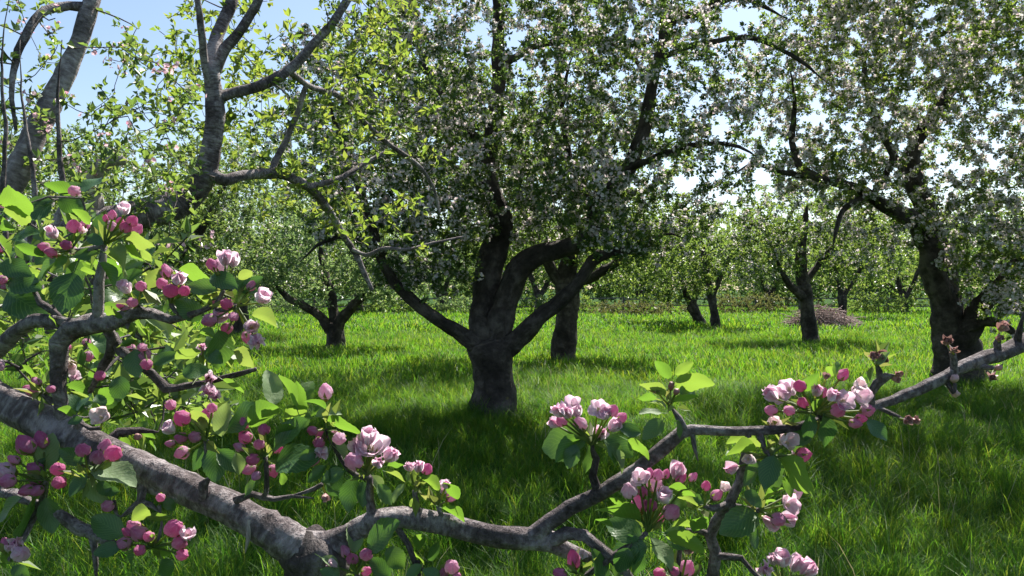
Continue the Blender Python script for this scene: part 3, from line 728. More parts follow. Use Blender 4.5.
def lump(root, base, c, rad, seed, name='knot'):
    """burr on the limb: a swollen, wrinkled lump"""
    r = np.random.default_rng(seed)
    C = P(*c); nu, nv = 36, 22
    th = np.linspace(0, np.pi, nv)[:, None]; ph = np.linspace(0, 2 * np.pi, nu, endpoint=False)[None]
    d = np.stack([np.sin(th) * np.cos(ph), np.sin(th) * np.sin(ph), np.cos(th) * np.ones_like(ph)], -1)
    k = np.ones((nv, nu))
    for f, a in ((2, .10), (4, .06), (7, .045), (12, .03)):
        for q in range(3):
            w = r.normal(size=3); w = w / np.linalg.norm(w) * f
            k += a * np.sin(d @ w + r.uniform(0, 6.28)) * 0.7
    V = (d * k[..., None] * np.array(rad) / F * c[2] + C - base).reshape(-1, 3)
    i = np.arange(nv - 1)[:, None] * nu; j = np.arange(nu)[None]; jn = (j + 1) % nu
    U = np.stack([np.repeat(ph / 6.283, nv, 0), np.repeat(th / np.pi * 0.08, nu, 1)], -1).reshape(-1, 2)
    obj(name, mesh(name, V, np.stack([i + j, i + nu + j, i + nu + jn, i + jn], -1).reshape(-1, 4), M_bark_knot, uvs=U), root)

# trunk just outside the left edge of the picture
limb(near, NB, Skeleton(), [], [(-1.66, 1.78, -0.15, 0.24), (-1.63, 1.76, 0.06, 0.19), (-1.60, 1.74, 0.5, 0.155), (-1.56, 1.72, 0.95, 0.15), (-1.54, 1.72, 1.25, 0.13)], name='trunk', sides=22, rough=0.12, step=0.03)
NL = lambda pts, wp=(), **k: limb(near, NB, near_sk, pts, wp, **k)
# the heavy foreground limb, its elbow and its thinner continuation
NL([(-60, 376, .84, 39), (0, 402, .80, 35), (50, 426, .78, 37), (110, 456, .765, 37), (165, 480, .755, 34), (215, 502, .745, 30), (252, 521, .735, 31), (278, 536, .73, 37), (296, 549, .73, 40)],
   [(-1.54, 1.72, 1.12, 0.11), (-1.25, 1.35, 1.36, 0.06), (-0.9, 1.05, 1.47, 0.034)], rough=0.13, sides=28, step=0.007)
NL([(300, 552, .73, 40), (332, 545, .725, 30), (350, 534, .72, 23), (372, 522, .715, 22), (400, 519, .71, 23), (450, 527, .71, 23), (500, 538, .71, 22), (530, 541, .71, 22), (552, 544, .71, 20), (565, 550, .715, 16), (585, 556, .72, 11), (600, 560, .72, 7)], rough=0.08)
NL([(530, 538, .71, 18), (548, 522, .708, 17), (570, 508, .705, 16), (600, 492, .70, 15), (636, 468, .695, 14), (664, 445, .69, 14), (682, 431, .685, 13), (692, 428, .685, 11), (720, 430, .685, 10), (760, 430, .685, 9), (795, 427, .685, 8), (818, 420, .69, 6), (838, 411, .70, 4.5)], rough=0.08)
NL([(548, 543, .71, 15), (566, 533, .70, 13), (584, 535, .695, 12), (598, 546, .69, 11), (612, 556, .685, 10), (632, 580, .68, 9), (640, 610, .68, 7)], rough=0.1)
NL([(748, 432, .685, 6), (744, 455, .69, 8), (738, 480, .70, 9), (728, 502, .705, 10), (715, 520, .71, 11), (709, 535, .71, 11), (715, 552, .71, 12), (713, 574, .715, 12), (706, 605, .72, 12)], rough=0.12)
NL([(709, 535, .71, 7), (698, 530, .705, 6), (684, 531, .70, 5), (668, 540, .70, 3.5)], name='twig', sides=8)
NL([(715, 556, .71, 8), (730, 557, .70, 7), (742, 558, .695, 6), (747, 566, .695, 4)], name='twig', sides=8)
lump(near, NB, (312, 563, .728), (30, 27, 30), 5)
NL([(306, 556, .73, 40), (314, 585, .735, 46), (322, 630, .75, 42), (326, 690, .77, 34)], rough=0.14, sides=20, mat=M_bark_knot, name='stub')
# knobs and short spurs on the heavy limb
NL([(204, 497, .735, 11), (205, 484, .728, 9), (211, 476, .725, 6)], name='twig', sides=8, rough=0.2)
NL([(80, 428, .765, 12), (77, 420, .755, 9), (74, 414, .75, 6)], name='twig', sides=8, rough=0.2)
NL([(250, 520, .72, 6), (248, 538, .715, 5), (245, 553, .715, 3.5)], name='twig', sides=8, rough=0.2, mat=M_bark_pale)
NL([(236, 500, .73, 8), (252, 494, .72, 6), (275, 500, .715, 6), (292, 497, .71, 5), (314, 498, .705, 3.5)], name='twig', sides=8, rough=0.2)
NL([(372, 518, .715, 9), (369, 498, .715, 8), (370, 478, .715, 7), (366, 470, .715, 6)], name='twig', sides=8, rough=0.2)
NL([(598, 492, .70, 9), (593, 476, .70, 8), (596, 458, .70, 7), (593, 448, .70, 6)], name='twig', sides=8, rough=0.2)
NL([(685, 430, .685, 9), (679, 418, .68, 8), (672, 408, .68, 7)], name='twig', sides=8, rough=0.2)
NL([(692, 434, .685, 5), (694, 447, .68, 4), (698, 461, .68, 3)], name='twig', sides=8, rough=0.2)
# crooked branch climbing through the buds on the left
NL([(62, 428, .775, 13), (61, 400, .765, 14), (58, 370, .76, 15), (60, 340, .755, 17), (72, 325, .75, 18), (92, 321, .75, 18), (112, 320, .75, 16), (135, 310, .745, 13), (152, 312, .74, 11), (171, 318, .735, 9), (190, 314, .73, 7), (212, 306, .725, 5)], rough=0.2)
NL([(-70, 400, .86, 20), (-30, 372, .82, 19), (0, 350, .79, 17), (16, 335, .78, 15), (38, 323, .765, 14), (60, 323, .755, 14), (75, 325, .75, 12)], [(-1.0, 1.12, 1.46, 0.02)], rough=0.15)
NL([(98, 318, .75, 11), (97, 300, .745, 10), (97, 283, .74, 9), (102, 263, .74, 8), (104, 246, .74, 6)], rough=0.2)
NL([(40, 303, .76, 7), (52, 310, .757, 8), (66, 322, .755, 8)], rough=0.2, name='twig', sides=8)
NL([(112, 335, .76, 9), (122, 352, .765, 10), (140, 367, .765, 10), (152, 375, .765, 9), (166, 389, .765, 9), (190, 386, .76, 7), (219, 380, .755, 6), (240, 374, .75, 5), (256, 369, .745, 4)], rough=0.2)
NL([(105, 322, .75, 10), (112, 338, .755, 10), (110, 352, .77, 9), (100, 372, .79, 7), (90, 392, .80, 5)], rough=0.2)
NL([(100, 452, .77, 11), (118, 432, .78, 9), (140, 430, .79, 7), (158, 432, .80, 5)], rough=0.15, name='twig', sides=8)
NL([(144, 476, .76, 10), (144, 488, .75, 10), (141, 502, .745, 9), (131, 510, .74, 8), (121, 517, .735, 6)], rough=0.2, name='twig', sides=10)
NL([(141, 502, .745, 7), (150, 505, .74, 6), (161, 513, .735, 4)], rough=0.2, name='twig', sides=8)
NL([(40, 505, .76, 8), (55, 512, .75, 10), (66, 519, .745, 11), (80, 528, .74, 12), (92, 533, .74, 11), (107, 541, .735, 8), (120, 545, .735, 5)], [(-0.66, 0.86, 1.40, 0.007)], rough=0.25)
NL([(93, 534, .74, 8), (95, 552, .735, 7), (96, 580, .735, 5)], rough=0.2, name='twig', sides=8)
NL([(310, 590, .73, 10), (322, 578, .72, 8), (345, 582, .71, 6), (372, 588, .705, 5)], rough=0.2, name='twig', sides=8)
NL([(395, 524, .71, 7), (408, 545, .705, 6), (416, 566, .70, 5), (424, 590, .70, 4)], rough=0.2, name='twig', sides=8)
# the two limbs rising behind, two metres and more away
NL([(-40, 262, 2.05, 25), (7, 194, 2.1, 23), (21, 167, 2.12, 23), (38, 128, 2.15, 21), (56, 97, 2.18, 21), (73, 59, 2.2, 18), (87, 17, 2.22, 17), (98, -25, 2.25, 15), (112, -90, 2.3, 11)], [(-1.54, 1.72, 1.2, 0.09), (-1.50, 1.9, 1.42, 0.055)], rough=0.09, sides=16, step=0.02, mat=M_bark_grey)
NL([(90, 8, 2.22, 12), (68, 5, 2.2, 9), (45, 10, 2.15, 9), (28, 31, 2.1, 9), (16, 58, 2.08, 7), (12, 92, 2.05, 5), (16, 130, 2.05, 3)], sides=10, step=0.02)
NL([(-30, 285, 2.25, 42), (40, 250, 2.4, 38), (95, 228, 2.5, 34), (140, 217, 2.55, 30), (178, 207, 2.6, 27), (198, 188, 2.6, 22), (210, 160, 2.6, 19), (217, 120, 2.6, 18), (216, 95, 2.6, 18), (214, 70, 2.6, 15), (218, 40, 2.65, 13), (232, 5, 2.7, 12), (240, -50, 2.75, 9)], [(-1.54, 1.74, 1.2, 0.10), (-1.53, 2.0, 1.45, 0.075)], rough=0.1, sides=16, step=0.02)
NL([(208, 172, 2.6, 14), (225, 180, 2.6, 12), (243, 176, 2.65, 11), (278, 174, 2.8, 10.5), (304, 184, 2.95, 10), (324, 203, 3.1, 8), (344, 235, 3.25, 7), (358, 258, 3.3, 6), (372, 290, 3.3, 4)], rough=0.1, sides=10, step=0.02)
NL([(216, 100, 2.6, 12), (228, 94, 2.62, 11), (257, 87, 2.65, 10.5), (288, 69, 2.7, 10), (312, 45, 2.75, 9), (336, 18, 2.8, 8), (356, -15, 2.85, 7)], rough=0.1, sides=10, step=0.02)
NL([(216, 70, 2.6, 11), (225, 50, 2.6, 11), (240, 30, 2.6, 10), (258, 0, 2.6, 9), (272, -40, 2.6, 7)], sides=10, step=0.02)
NL([(213, 92, 2.6, 9), (204, 60, 2.55, 8), (200, 25, 2.5, 7), (196, -20, 2.5, 5)], sides=10, step=0.02)
NL([(286, 70, 2.7, 6), (310, 88, 2.9, 6), (344, 99, 3.1, 6), (366, 122, 3.3, 5.5), (389, 144, 3.4, 5), (420, 167, 3.5, 4.5), (434, 190, 3.55, 3), (440, 215, 3.6, 2)], sides=8, step=0.02)
NL([(312, 186, 3.0, 6), (344, 176, 3.1, 5.5), (366, 163, 3.2, 5), (386, 152, 3.25, 4)], sides=8, step=0.02)
NL([(306, 86, 2.85, 5), (300, 105, 2.85, 6), (290, 130, 2.85, 6), (276, 160, 2.82, 7), (272, 176, 2.78, 7)], sides=8, step=0.02, mat=M_bark_grey)
NL([(352, 249, 3.28, 4), (366, 255, 3.3, 4), (386, 249, 3.3, 4), (407, 251, 3.3, 3.6), (434, 243, 3.35, 3.2), (462, 237, 3.4, 2)], sides=8, step=0.02, mat=M_bark_grey)
NL([(90, 212, 2.5, 26), (92, 190, 2.48, 18), (100, 170, 2.45, 14), (112, 161, 2.44, 11), (124, 160, 2.44, 8)], sides=12, step=0.02, mat=M_bark_pale, rough=0.15)
NL([(60, 235, 1.9, 8), (64, 200, 1.9, 6), (60, 150, 1.9, 5), (58, 95, 1.9, 4), (62, 40, 1.9, 3)], [(-1.0, 1.95, 1.55, 0.016)], sides=8, step=0.02, name='twig')
NL([(30, 250, 1.7, 6), (36, 210, 1.7, 5), (32, 160, 1.7, 4), (24, 100, 1.7, 3), (20, 40, 1.7, 2.5)], [(-1.05, 1.75, 1.5, 0.013)], sides=8, step=0.02, name='twig')
NL([(10, 270, 1.6, 6), (2, 200, 1.6, 5), (6, 130, 1.6, 4), (2, 60, 1.6, 3), (10, -10, 1.6, 2.5)], [(-1.08, 1.7, 1.48, 0.012)], sides=8, step=0.02, name='twig')

# ---- the neighbour on the right whose branch tip enters the picture
RB = np.array([1.75, 1.70, 0.0]); RB[2] = gz(RB[0], RB[1])
right = obj('apple_tree', None, label='apple tree whose bare grey branch with brown buds reaches in from the right edge', cat='tree')
right.location = RB
right_sk = Skeleton()
limb(right, RB, Skeleton(), [], [(1.78, 1.72, -0.15, 0.16), (1.76, 1.70, 0.06, 0.12), (1.72, 1.66, 0.6, 0.10), (1.68, 1.62, 1.15, 0.085), (1.72, 1.66, 1.6, 0.06), (1.84, 1.8, 2.1, 0.035), (1.9, 1.95, 2.5, 0.015)], name='trunk', sides=18, rough=0.12, step=0.03)
RL = lambda pts, wp=(), **k: limb(right, RB, right_sk, pts, wp, **k)
RL([(1070, 322, .86, 18), (1040, 336, .83, 17), (1018, 347, .81, 16), (1000, 355, .80, 14.5), (976, 364, .79, 13), (950, 376, .78, 12), (920, 389, .765, 11), (895, 400, .755, 10), (872, 408, .745, 9), (860, 414, .74, 7)], [(1.70, 1.64, 1.15, 0.045), (1.35, 1.3, 1.42, 0.022), (0.92, 1.0, 1.545, 0.012)], rough=0.1)
RL([(1017, 346, .81, 8), (1020, 330, .80, 7), (1024, 312, .79, 5)], sides=8, rough=0.2, name='twig')
RL([(998, 354, .80, 7), (998, 344, .795, 7), (999, 335, .79, 6)], sides=8, rough=0.3, name='twig')
RL([(954, 372, .78, 7), (954, 360, .775, 7), (952, 351, .77, 6), (947, 344, .77, 5)], sides=8, rough=0.3, name='twig')
RL([(976, 366, .79, 7), (988, 367, .785, 6), (999, 369, .78, 5), (1003, 364, .78, 3)], sides=8, rough=0.3, name='twig')
RL([(995, 369, .782, 4), (992, 376, .78, 5), (990, 381, .78, 4)], sides=8, rough=0.3, name='twig')
RL([(945, 378, .78, 5), (949, 386, .775, 5), (953, 394, .77, 4)], sides=8, rough=0.3, name='twig')
RL([(872, 406, .745, 6), (871, 394, .74, 8), (877, 383, .735, 8), (886, 376, .73, 8), (894, 375, .73, 6)], sides=8, rough=0.3, name='twig')
RL([(880, 379, .733, 6), (879, 370, .73, 6), (876, 362, .725, 5)], sides=8, rough=0.3, name='twig')
RL([(876, 407, .745, 5), (892, 414, .74, 4), (905, 419, .735, 3)], sides=8, rough=0.2, name='twig')

# ------------------------------------------------------------------ leaves, buds and flowers of the near trees
def leaf_proto(seed, curl, fold, wid, wave, mat):
    r = np.random.default_rng(seed)
    nl, nw = 15, 5
    u = np.linspace(0, 1, nl); v = np.linspace(-1, 1, nw)
    prof = wid / 2 * np.sin(np.pi * np.clip(u, 0, 1) ** 0.85) ** 0.72
    prof[0] = 0.012; prof[-1] = 0.004
    serr = 1 + 0.065 * np.where(np.arange(nl) % 2, 1, -1) * np.linspace(0.3, 1, nl)
    V, U = [], []
    ph = r.uniform(0, 6.28, 2)
    for k in range(nl):
        for w in v:
            y = prof[k] * w * (serr[k] if abs(w) == 1 else 1)
            z = fold * abs(w) ** 1.3 * prof[k] - curl * u[k] ** 2 + wave * math.sin(u[k] * 7 + ph[0] + (1.5 if w > 0 else 0)) * abs(w) * prof[k]
            V.append((u[k] * (1 - 0.25 * abs(curl) * u[k]), y, z)); U.append((u[k], w))
    V = np.array(V); q = (np.arange(nl - 1)[:, None] * nw + np.arange(nw - 1)[None]).ravel()
    Fq = np.stack([q, q + nw, q + nw + 1, q + 1], -1)
    n = len(V)                                                       # leaf stalk: a thin three-sided rod
    a = np.array([0, 2.1, 4.2]); ring = np.stack([0 * a, 0.012 * np.cos(a), 0.012 * np.sin(a)], -1)
    V = np.vstack([V, ring + np.array([-0.28, 0, -0.03]), ring + np.array([0.05, 0, 0])])
    U += [(0.02, 0)] * 6
    st = np.array([[n, n + 1, n + 4, n + 3], [n + 1, n + 2, n + 5, n + 4], [n + 2, n, n + 3, n + 5]])
    return mesh('leaf', V, np.vstack([Fq, st]), mat, uvs=U)

LEAVES = [leaf_proto(s, c, f, w, wv, M_leaf) for s, c, f, w, wv in ((1, .10, .35, .56, .12), (2, .28, .25, .62, .2), (3, -.12, .5, .50, .15), (4, .18, .15, .68, .25), (5, .4, .6, .5, .1), (6, .05, .8, .6, .2))]
LEAVES_SHADED = [leaf_proto(s, c, f, w, wv, M_leaf_shaded) for s, c, f, w, wv in ((11, .10, .3, .60, .12), (12, .25, .2, .66, .2), (13, -.08, .4, .56, .15), (14, .18, .15, .70, .2))]
LEAVES_SAGE = [leaf_proto(s, c, f, w, wv, M_leaf_sage) for s, c, f, w, wv in ((7, .2, .7, .5, .15), (8, .05, .4, .6, .2))]
VIEW = np.array([0, 1.0, 0])

def basis(o, pos, ax, nor, s, root_base):
    ax = unit(ax); nor = unit(nor - ax * np.dot(nor, ax)); sd = np.cross(nor, ax)
    M = Matrix.Identity(4)
    for k in range(3):
        M[k][0], M[k][1], M[k][2], M[k][3] = ax[k] * s, sd[k] * s, nor[k] * s, pos[k] - root_base[k]
    o.matrix_local = M

def put_leaf(root, base, b, tip, tone='r', rr=random, meshes=None, wide=None):
    """leaf from base point to tip; tone b = turned so the sun shines through, d = turned out of the sun"""
    ax = unit(tip - b); L = np.linalg.norm(tip - b)
    ref = unit(np.cross(ax, VIEW) if abs(ax[1]) < 0.95 else np.cross(ax, [0, 0, 1.0])); r2 = np.cross(ax, ref)
    best, bs = None, -9
    for k in range(18):
        a = k / 18 * 2 * math.pi
        n = ref * math.cos(a) + r2 * math.sin(a)
        if n[2] < -0.35: continue
        face, s = abs(n[1]), float(np.dot(n, SUN))
        through = -s * np.sign(-n[1]) if n[1] != 0 else 0       # > 0: the side we see is away from the sun
        if tone == 'b': sc = face * 0.8 + through * 1.3
        elif tone == 'd': sc = face * 1.2 - abs(s) * 1.4
        elif tone == 'p': sc = face * 1.0 - through * 1.2
        else: sc = face * 0.6 + rr.uniform(0, 1.2)
        sc += rr.uniform(0, 0.15) + 0.15 * n[2]
        if sc > bs: best, bs = n, sc
    me = rr.choice(meshes or (LEAVES_SAGE if tone == 'p' else LEAVES_SHADED if tone == 'd' else LEAVES))  # tone d also takes the leaf copy with shade in its colour
    o = obj('leaf', me, root)
    basis(o, b, ax, best, L, base)
    return o

# buds: overlapping petals wound round one another, on a green calyx
def bud_proto(mat, calyx=True, plump=0.5, twist=1.4, lobes=5, open_=0.0):
    nu, nv = 25, 9
    V, U = [], []
    for j in range(nv):
        t = j / (nv - 1)
        rad = plump * math.sin(math.pi * min(1, 0.06 + t * 0.94) ** 0.85) ** 0.75 * (1 - 0.15 * t) + open_ * t * 0.2
        for i in range(nu):
            a = 2 * math.pi * i / nu
            ph = ((a + twist * t) * lobes / (2 * math.pi)) % 1.0
            k = 1 + 0.30 * (ph - 0.6) * (0.35 + 0.8 * t) + 0.05 * math.sin(2 * a + 3 * t)
            V.append((0.12 + t * 1.0 + 0.05 * ph * t, rad * k * math.cos(a), rad * k * math.sin(a))); U.append((t, ph * 2 - 1))
    V.append((1.13, 0, 0)); U.append((1, 0))
    F4, F3 = [], []
    for j in range(nv - 1):
        for i in range(nu):
            F4.append((j * nu + i, (j + 1) * nu + i, (j + 1) * nu + (i + 1) % nu, j * nu + (i + 1) % nu))
    for i in range(nu): F3.append(((nv - 1) * nu + i, nu * nv, (nv - 1) * nu + (i + 1) % nu))
    mi = [0] * len(F4) + [0] * len(F3)
    n = len(V)
    C4, C3 = [], []
    m = 8                                                            # receptacle cup and five sepals
    for x, rd in ((0, 0.09), (0.10, 0.2), (0.2, 0.26)):
        for i in range(m): V.append((x, rd * math.cos(2 * math.pi * i / m), rd * math.sin(2 * math.pi * i / m))); U.append((0, 0))
    for j in range(2):
        for i in range(m): C4.append((n + j * m + i, n + (j + 1) * m + i, n + (j + 1) * m + (i + 1) % m, n + j * m + (i + 1) % m))
    n = len(V)
    for k in range(5):
        a = 2 * math.pi * k / 5
        c, s = math.cos(a), math.sin(a)
        for x, rd, sd in ((0.14, 0.22, -0.13), (0.14, 0.22, 0.13), (0.42, plump * 0.99, 0.10), (0.42, plump * 0.99, -0.10), (0.72, plump * 1.06, 0.0)):
            V.append((x, rd * c - sd * s, rd * s + sd * c)); U.append((0, 0))
        C4.append((n, n + 1, n + 2, n + 3)); C3.append((n + 3, n + 2, n + 4)); n += 5
    faces = [np.array(F4 + C4), np.array(F3 + C3)]
    midx = [0] * len(F4) + [1] * len(C4) + [0] * len(F3) + [1] * len(C3)
    return mesh('bud', np.array(V, float), faces, [mat, M_sprout], midx=midx, uvs=U)
BUDS = [bud_proto(M_bud, plump=.50), bud_proto(M_bud, plump=.44, twist=-1.2), bud_proto(M_bud, plump=.54, twist=2.0)]
BUDS_PALE = [bud_proto(M_bud_pale, plump=.50, twist=1.0, open_=.5), bud_proto(M_bud_pale, plump=.56, twist=-1.6, open_=.3)]
BUDS_DRY = [bud_proto(M_dried, plump=.30, twist=3.0, open_=1.2, lobes=4), bud_proto(M_dried, plump=.26, twist=-2.5, open_=1.6, lobes=3)]

def petal_proto(mat, cup, seed):
    r = np.random.default_rng(seed)
    nl, nw = 8, 7
    V, U = [], []
    for k in range(nl):
        u = k / (nl - 1)
        w = 0.47 * math.sqrt(max(0.02, 1 - ((u - 0.62) / 0.63) ** 2))
        for j in range(nw):
            s = j / (nw - 1) * 2 - 1
            x = u - 0.30 * (abs(s) ** 2.2) * u * u + 0.025 * math.sin(s * 6 + seed) * u
            z = cup * (0.9 * u * u * 0.45 + 0.9 * (s * w) ** 2 * 1.6) + 0.035 * math.sin(5 * u + 4 * s + seed * 2.1) * u
            V.append((x, s * w, z)); U.append((u, s))
    q = (np.arange(nl - 1)[:, None] * nw + np.arange(nw - 1)[None]).ravel()
    return mesh('petal', np.array(V), np.stack([q, q + nw, q + nw + 1, q + 1], -1), mat, uvs=U)
PETALS = {'h': [petal_proto(M_petal, 1.0, k) for k in range(3)], 'o': [petal_proto(M_petal, 0.55, 10 + k) for k in range(3)], 'w': [petal_proto(M_petal_white, 0.9, 20 + k) for k in range(3)], 'p': [petal_proto(M_bud_pale, 1.35, 30 + k) for k in range(3)], 'x': [petal_proto(M_dried, 1.6, 40 + k) for k in range(3)]}

def stamen_mesh():
    r = np.random.default_rng(3)
    t = Tubes()
    for k in range(14):
        a = r.uniform(0, 6.28); s = r.uniform(0.05, 0.22)
        p = np.array([[0.0, 0, 0], [0.18, s * math.cos(a) * .5, s * math.sin(a) * .5], [r.uniform(.3, .42), s * math.cos(a), s * math.sin(a)]])
        t.add(p, [0.008, 0.008, 0.022], 4)
    t.add(np.array([[-0.12, 0, 0], [-0.05, 0, 0], [0.03, 0, 0]]), [0.03, 0.1, 0.12], 8)
    return t.mesh('flower', M_stamen)
STAMEN = stamen_mesh()

def frame(ax):
    ax = unit(ax); u = unit(np.cross(ax, [0.3, 0.2, 1.0])); return ax, u, np.cross(ax, u)

def put_flower(root, base, c, ax, diam, kind, rr=random):
    """five petals round a tuft of stamens; the flower's own x axis points out of its face"""
    ax, u, v = frame(ax)
    f = obj('flower', STAMEN, root)
    s = diam * 0.5
    M = Matrix.Identity(4)
    for k in range(3): M[k][0], M[k][1], M[k][2], M[k][3] = ax[k] * s, u[k] * s, v[k] * s, c[k] - base[k]
    f.matrix_local = M
    ph = rr.uniform(0, 6.28)
    for k in range(5):
        a = ph + 2 * math.pi * k / 5 + rr.uniform(-.12, .12)
        el = R(rr.uniform(34, 62)) if kind == 'h' else R(rr.uniform(50, 66)) if kind == 'p' else R(rr.uniform(15, 80)) if kind == 'x' else R(rr.uniform(14, 46))
        o = obj('petal', rr.choice(PETALS[kind]), f)
        d = np.array([math.sin(el), math.cos(el) * math.cos(a), math.cos(el) * math.sin(a)])
        n = np.array([math.cos(el), -math.sin(el) * math.cos(a), -math.sin(el) * math.sin(a)])
        sd = np.cross(n, d); sc = rr.uniform(0.88, 1.08)
        Mx = Matrix.Identity(4)
        for q in range(3): Mx[q][0], Mx[q][1], Mx[q][2] = d[q] * sc, sd[q] * sc, n[q] * sc
        o.matrix_local = Mx
    return f

def stalk(t, a, b, r0=0.0011, sag=0.0):
    s = np.linspace(0, 1, 6)[:, None]
    p = a * (1 - s) + b * s + np.sin(np.pi * s) * np.array([0, 0, sag])
    t.add(p, np.linspace(r0, r0 * 0.9, 6), 5, cap=False)

def cluster(zone, spur, depth, blooms, leaves, root=near, base=NB, sk=near_sk, twig=True, seed=0):
    """one blossom cluster. zone = (x0, y0, scale) of the enlarged view its numbers were read from.
    blooms: (x, y, size, kind) kind b deep pink bud, p pale bud, h half open, o open, w white open, x dried; leaves: (bx, by, tx, ty, tone) or (tx, ty, tone)"""
    rr = random.Random(int(spur[0] * 7 + spur[1] * 13 + zone[0]))
    x0, y0, k = zone
    def Q(x, y, d): return P(x0 + x * k, y0 + y * k, d)
    S = Q(spur[0], spur[1], depth)
    if twig:
        i, dist = sk.near(S); a = sk.p[i]
        if dist > 0.004:
            n = max(4, int(dist / 0.008)); s = np.linspace(0, 1, n)[:, None]
            p = a * (1 - s) + S * s + np.sin(np.pi * s) * np.array([rr.uniform(-.1, .1), rr.uniform(-.1, .1), -0.12 + rr.uniform(-.1, .1)]) * dist
            t = Tubes(); t.add(p, np.linspace(min(0.0034, sk.r[i] * .8), 0.0022, n), 7, 0.18)
            obj('twig', t.mesh('twig', M_bark, base), root)
    st = Tubes(); ns = 0
    for x, y, sz, kind in blooms:
        d = depth + rr.uniform(-0.022, 0.012)
        diam = sz * k / F * d * (1.10 if kind == 'p' else 1.02 if kind == 'b' else 1.08)
        C = Q(x, y, d)
        ax = unit(C - S + np.array([0, -0.012, 0.004])) if np.linalg.norm(C - S) > 0.004 else np.array([0, -.6, .8])
        if kind == 'p' and diam > 0.0095 and rr.random() < 0.8:
            face = unit(unit(ax) + np.array([0, -0.15, 0.15]))
            put_flower(root, base, C - face * diam * 0.5, face, diam * 1.75, 'p', rr)
            stalk(st, S, C - face * diam * 0.6); ns += 1
        elif kind == 'x' and sz > 33:
            put_flower(root, base, C - ax * diam * 0.3, ax, diam * 1.25, 'x', rr)
            put_flower(root, base, C - ax * diam * 0.15, unit(ax + np.array([.3, -.3, .2])), diam * 0.9, 'x', rr)
            stalk(st, S, C - ax * diam * 0.35); ns += 1
        elif kind in 'bpx':
            ln = diam * (1.08 if kind != 'p' else 1.12)
            foot = C - ax * ln * 0.62
            o = obj('bud', rr.choice({'b': BUDS, 'p': BUDS_PALE, 'x': BUDS_DRY}[kind]), root)
            ax2, u, v = frame(ax)
            M = Matrix.Identity(4)
            for q in range(3): M[q][0], M[q][1], M[q][2], M[q][3] = ax2[q] * ln, u[q] * diam, v[q] * diam, foot[q] - base[q]
            o.matrix_local = M
            stalk(st, S, foot + ax * ln * 0.03); ns += 1
        else:
            face = unit(unit(ax) * 0.7 + np.array([0, -0.75, 0.25]))
            if kind == 'h': face = unit(unit(ax) * 0.8 + np.array([0, -0.35, 0.55]))
            f = put_flower(root, base, C - face * diam * 0.12, face, diam * (1.1 if kind != 'h' else 1.4), kind, rr)
            stalk(st, S, C - face * diam * 0.16); ns += 1
    if ns: obj('stalks', st.mesh('stalks', M_sprout, base), root)
    if ns > 2:                                                       # small young leaves crowding the spur
        r2 = np.random.default_rng(int(abs(spur[0] * 31 + spur[1] * 17)))
        nb = 7
        c = np.repeat(S[None], nb, 0) + r2.normal(size=(nb, 3)) * 0.003
        dv = np.array([unit(Q(x, y, depth) - S) for x, y, _, _ in blooms])[r2.integers(0, len(blooms), nb)]
        obj('bracts', leaf_mesh('bracts', c, unit(dv + r2.normal(size=(nb, 3)) * 0.6), 1, 0.02, M_leaf_bract, r2, base, spread=0.7, wid=0.42), root)
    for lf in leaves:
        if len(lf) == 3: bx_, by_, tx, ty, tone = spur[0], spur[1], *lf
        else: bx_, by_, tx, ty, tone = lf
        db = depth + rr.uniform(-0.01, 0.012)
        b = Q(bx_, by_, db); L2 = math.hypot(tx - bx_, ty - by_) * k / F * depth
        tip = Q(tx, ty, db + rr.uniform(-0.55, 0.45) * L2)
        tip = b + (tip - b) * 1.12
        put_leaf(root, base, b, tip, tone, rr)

ZA, ZB, ZC, ZD = (0, 190, .243), (0, 190, .3645), (0, 400, .3056), (150, 360, .2257)
ZE, ZF, ZG, ZH, ZI = (300, 380, .2604), (300, 370, .3575), (540, 340, .243), (560, 440, .2637), (740, 320, .278)
cluster(ZA, (430, 225), .735, [(435, 115, 30, 'b'), (462, 100, 42, 'b'), (512, 95, 66, 'h'), (545, 125, 44, 'b'), (520, 150, 50, 'b'), (563, 160, 48, 'b'), (495, 128, 34, 'b')],
        [(505, 205, 632, 215, 'b'), (430, 258, 582, 325, 'b'), (505, 230, 592, 278, 'b'), (410, 300, 470, 395, 'b'), (410, 262, 310, 275, 'd'), (400, 205, 420, 110, 'd'), (372, 140, 308, 82, 'b'), (360, 190, 415, 215, 'd')])
cluster(ZA, (290, 250), .75, [(225, 192, 76, 'h'), (305, 147, 54, 'b'), (350, 140, 42, 'b'), (340, 172, 44, 'w'), (270, 225, 46, 'b'), (205, 255, 50, 'b'), (180, 235, 42, 'b'), (222, 268, 40, 'b')],
        [(185, 275, 70, 240, 'b'), (240, 285, 160, 390, 'd'), (300, 340, 250, 490, 'd'), (325, 290, 300, 400, 'd'), (275, 275, 225, 310, 'b'), (330, 330, 385, 350, 'b')])
cluster(ZA, (90, 330), .77, [(5, 370, 40, 'b'), (20, 395, 36, 'b')],
        [(30, 425, 165, 495, 'd'), (0, 60, 142, 35, 'b'), (15, 90, 138, 98, 'b'), (0, 165, 70, 128, 'b'), (50, 200, 135, 158, 'd'), (5, 300, 105, 335, 'd'), (90, 355, 165, 340, 'b'), (40, 370, 150, 400, 'd'), (20, 250, 60, 290, 'b'), (80, 300, 20, 330, 'd')])
cluster(ZA, (420, 470), .755, [], [(410, 500, 495, 478, 'b'), (310, 425, 318, 505, 'b'), (200, 525, 248, 548, 'b'), (440, 400, 495, 430, 'p'), (250, 440, 215, 490, 'd'), (330, 520, 290, 570, 'd')])
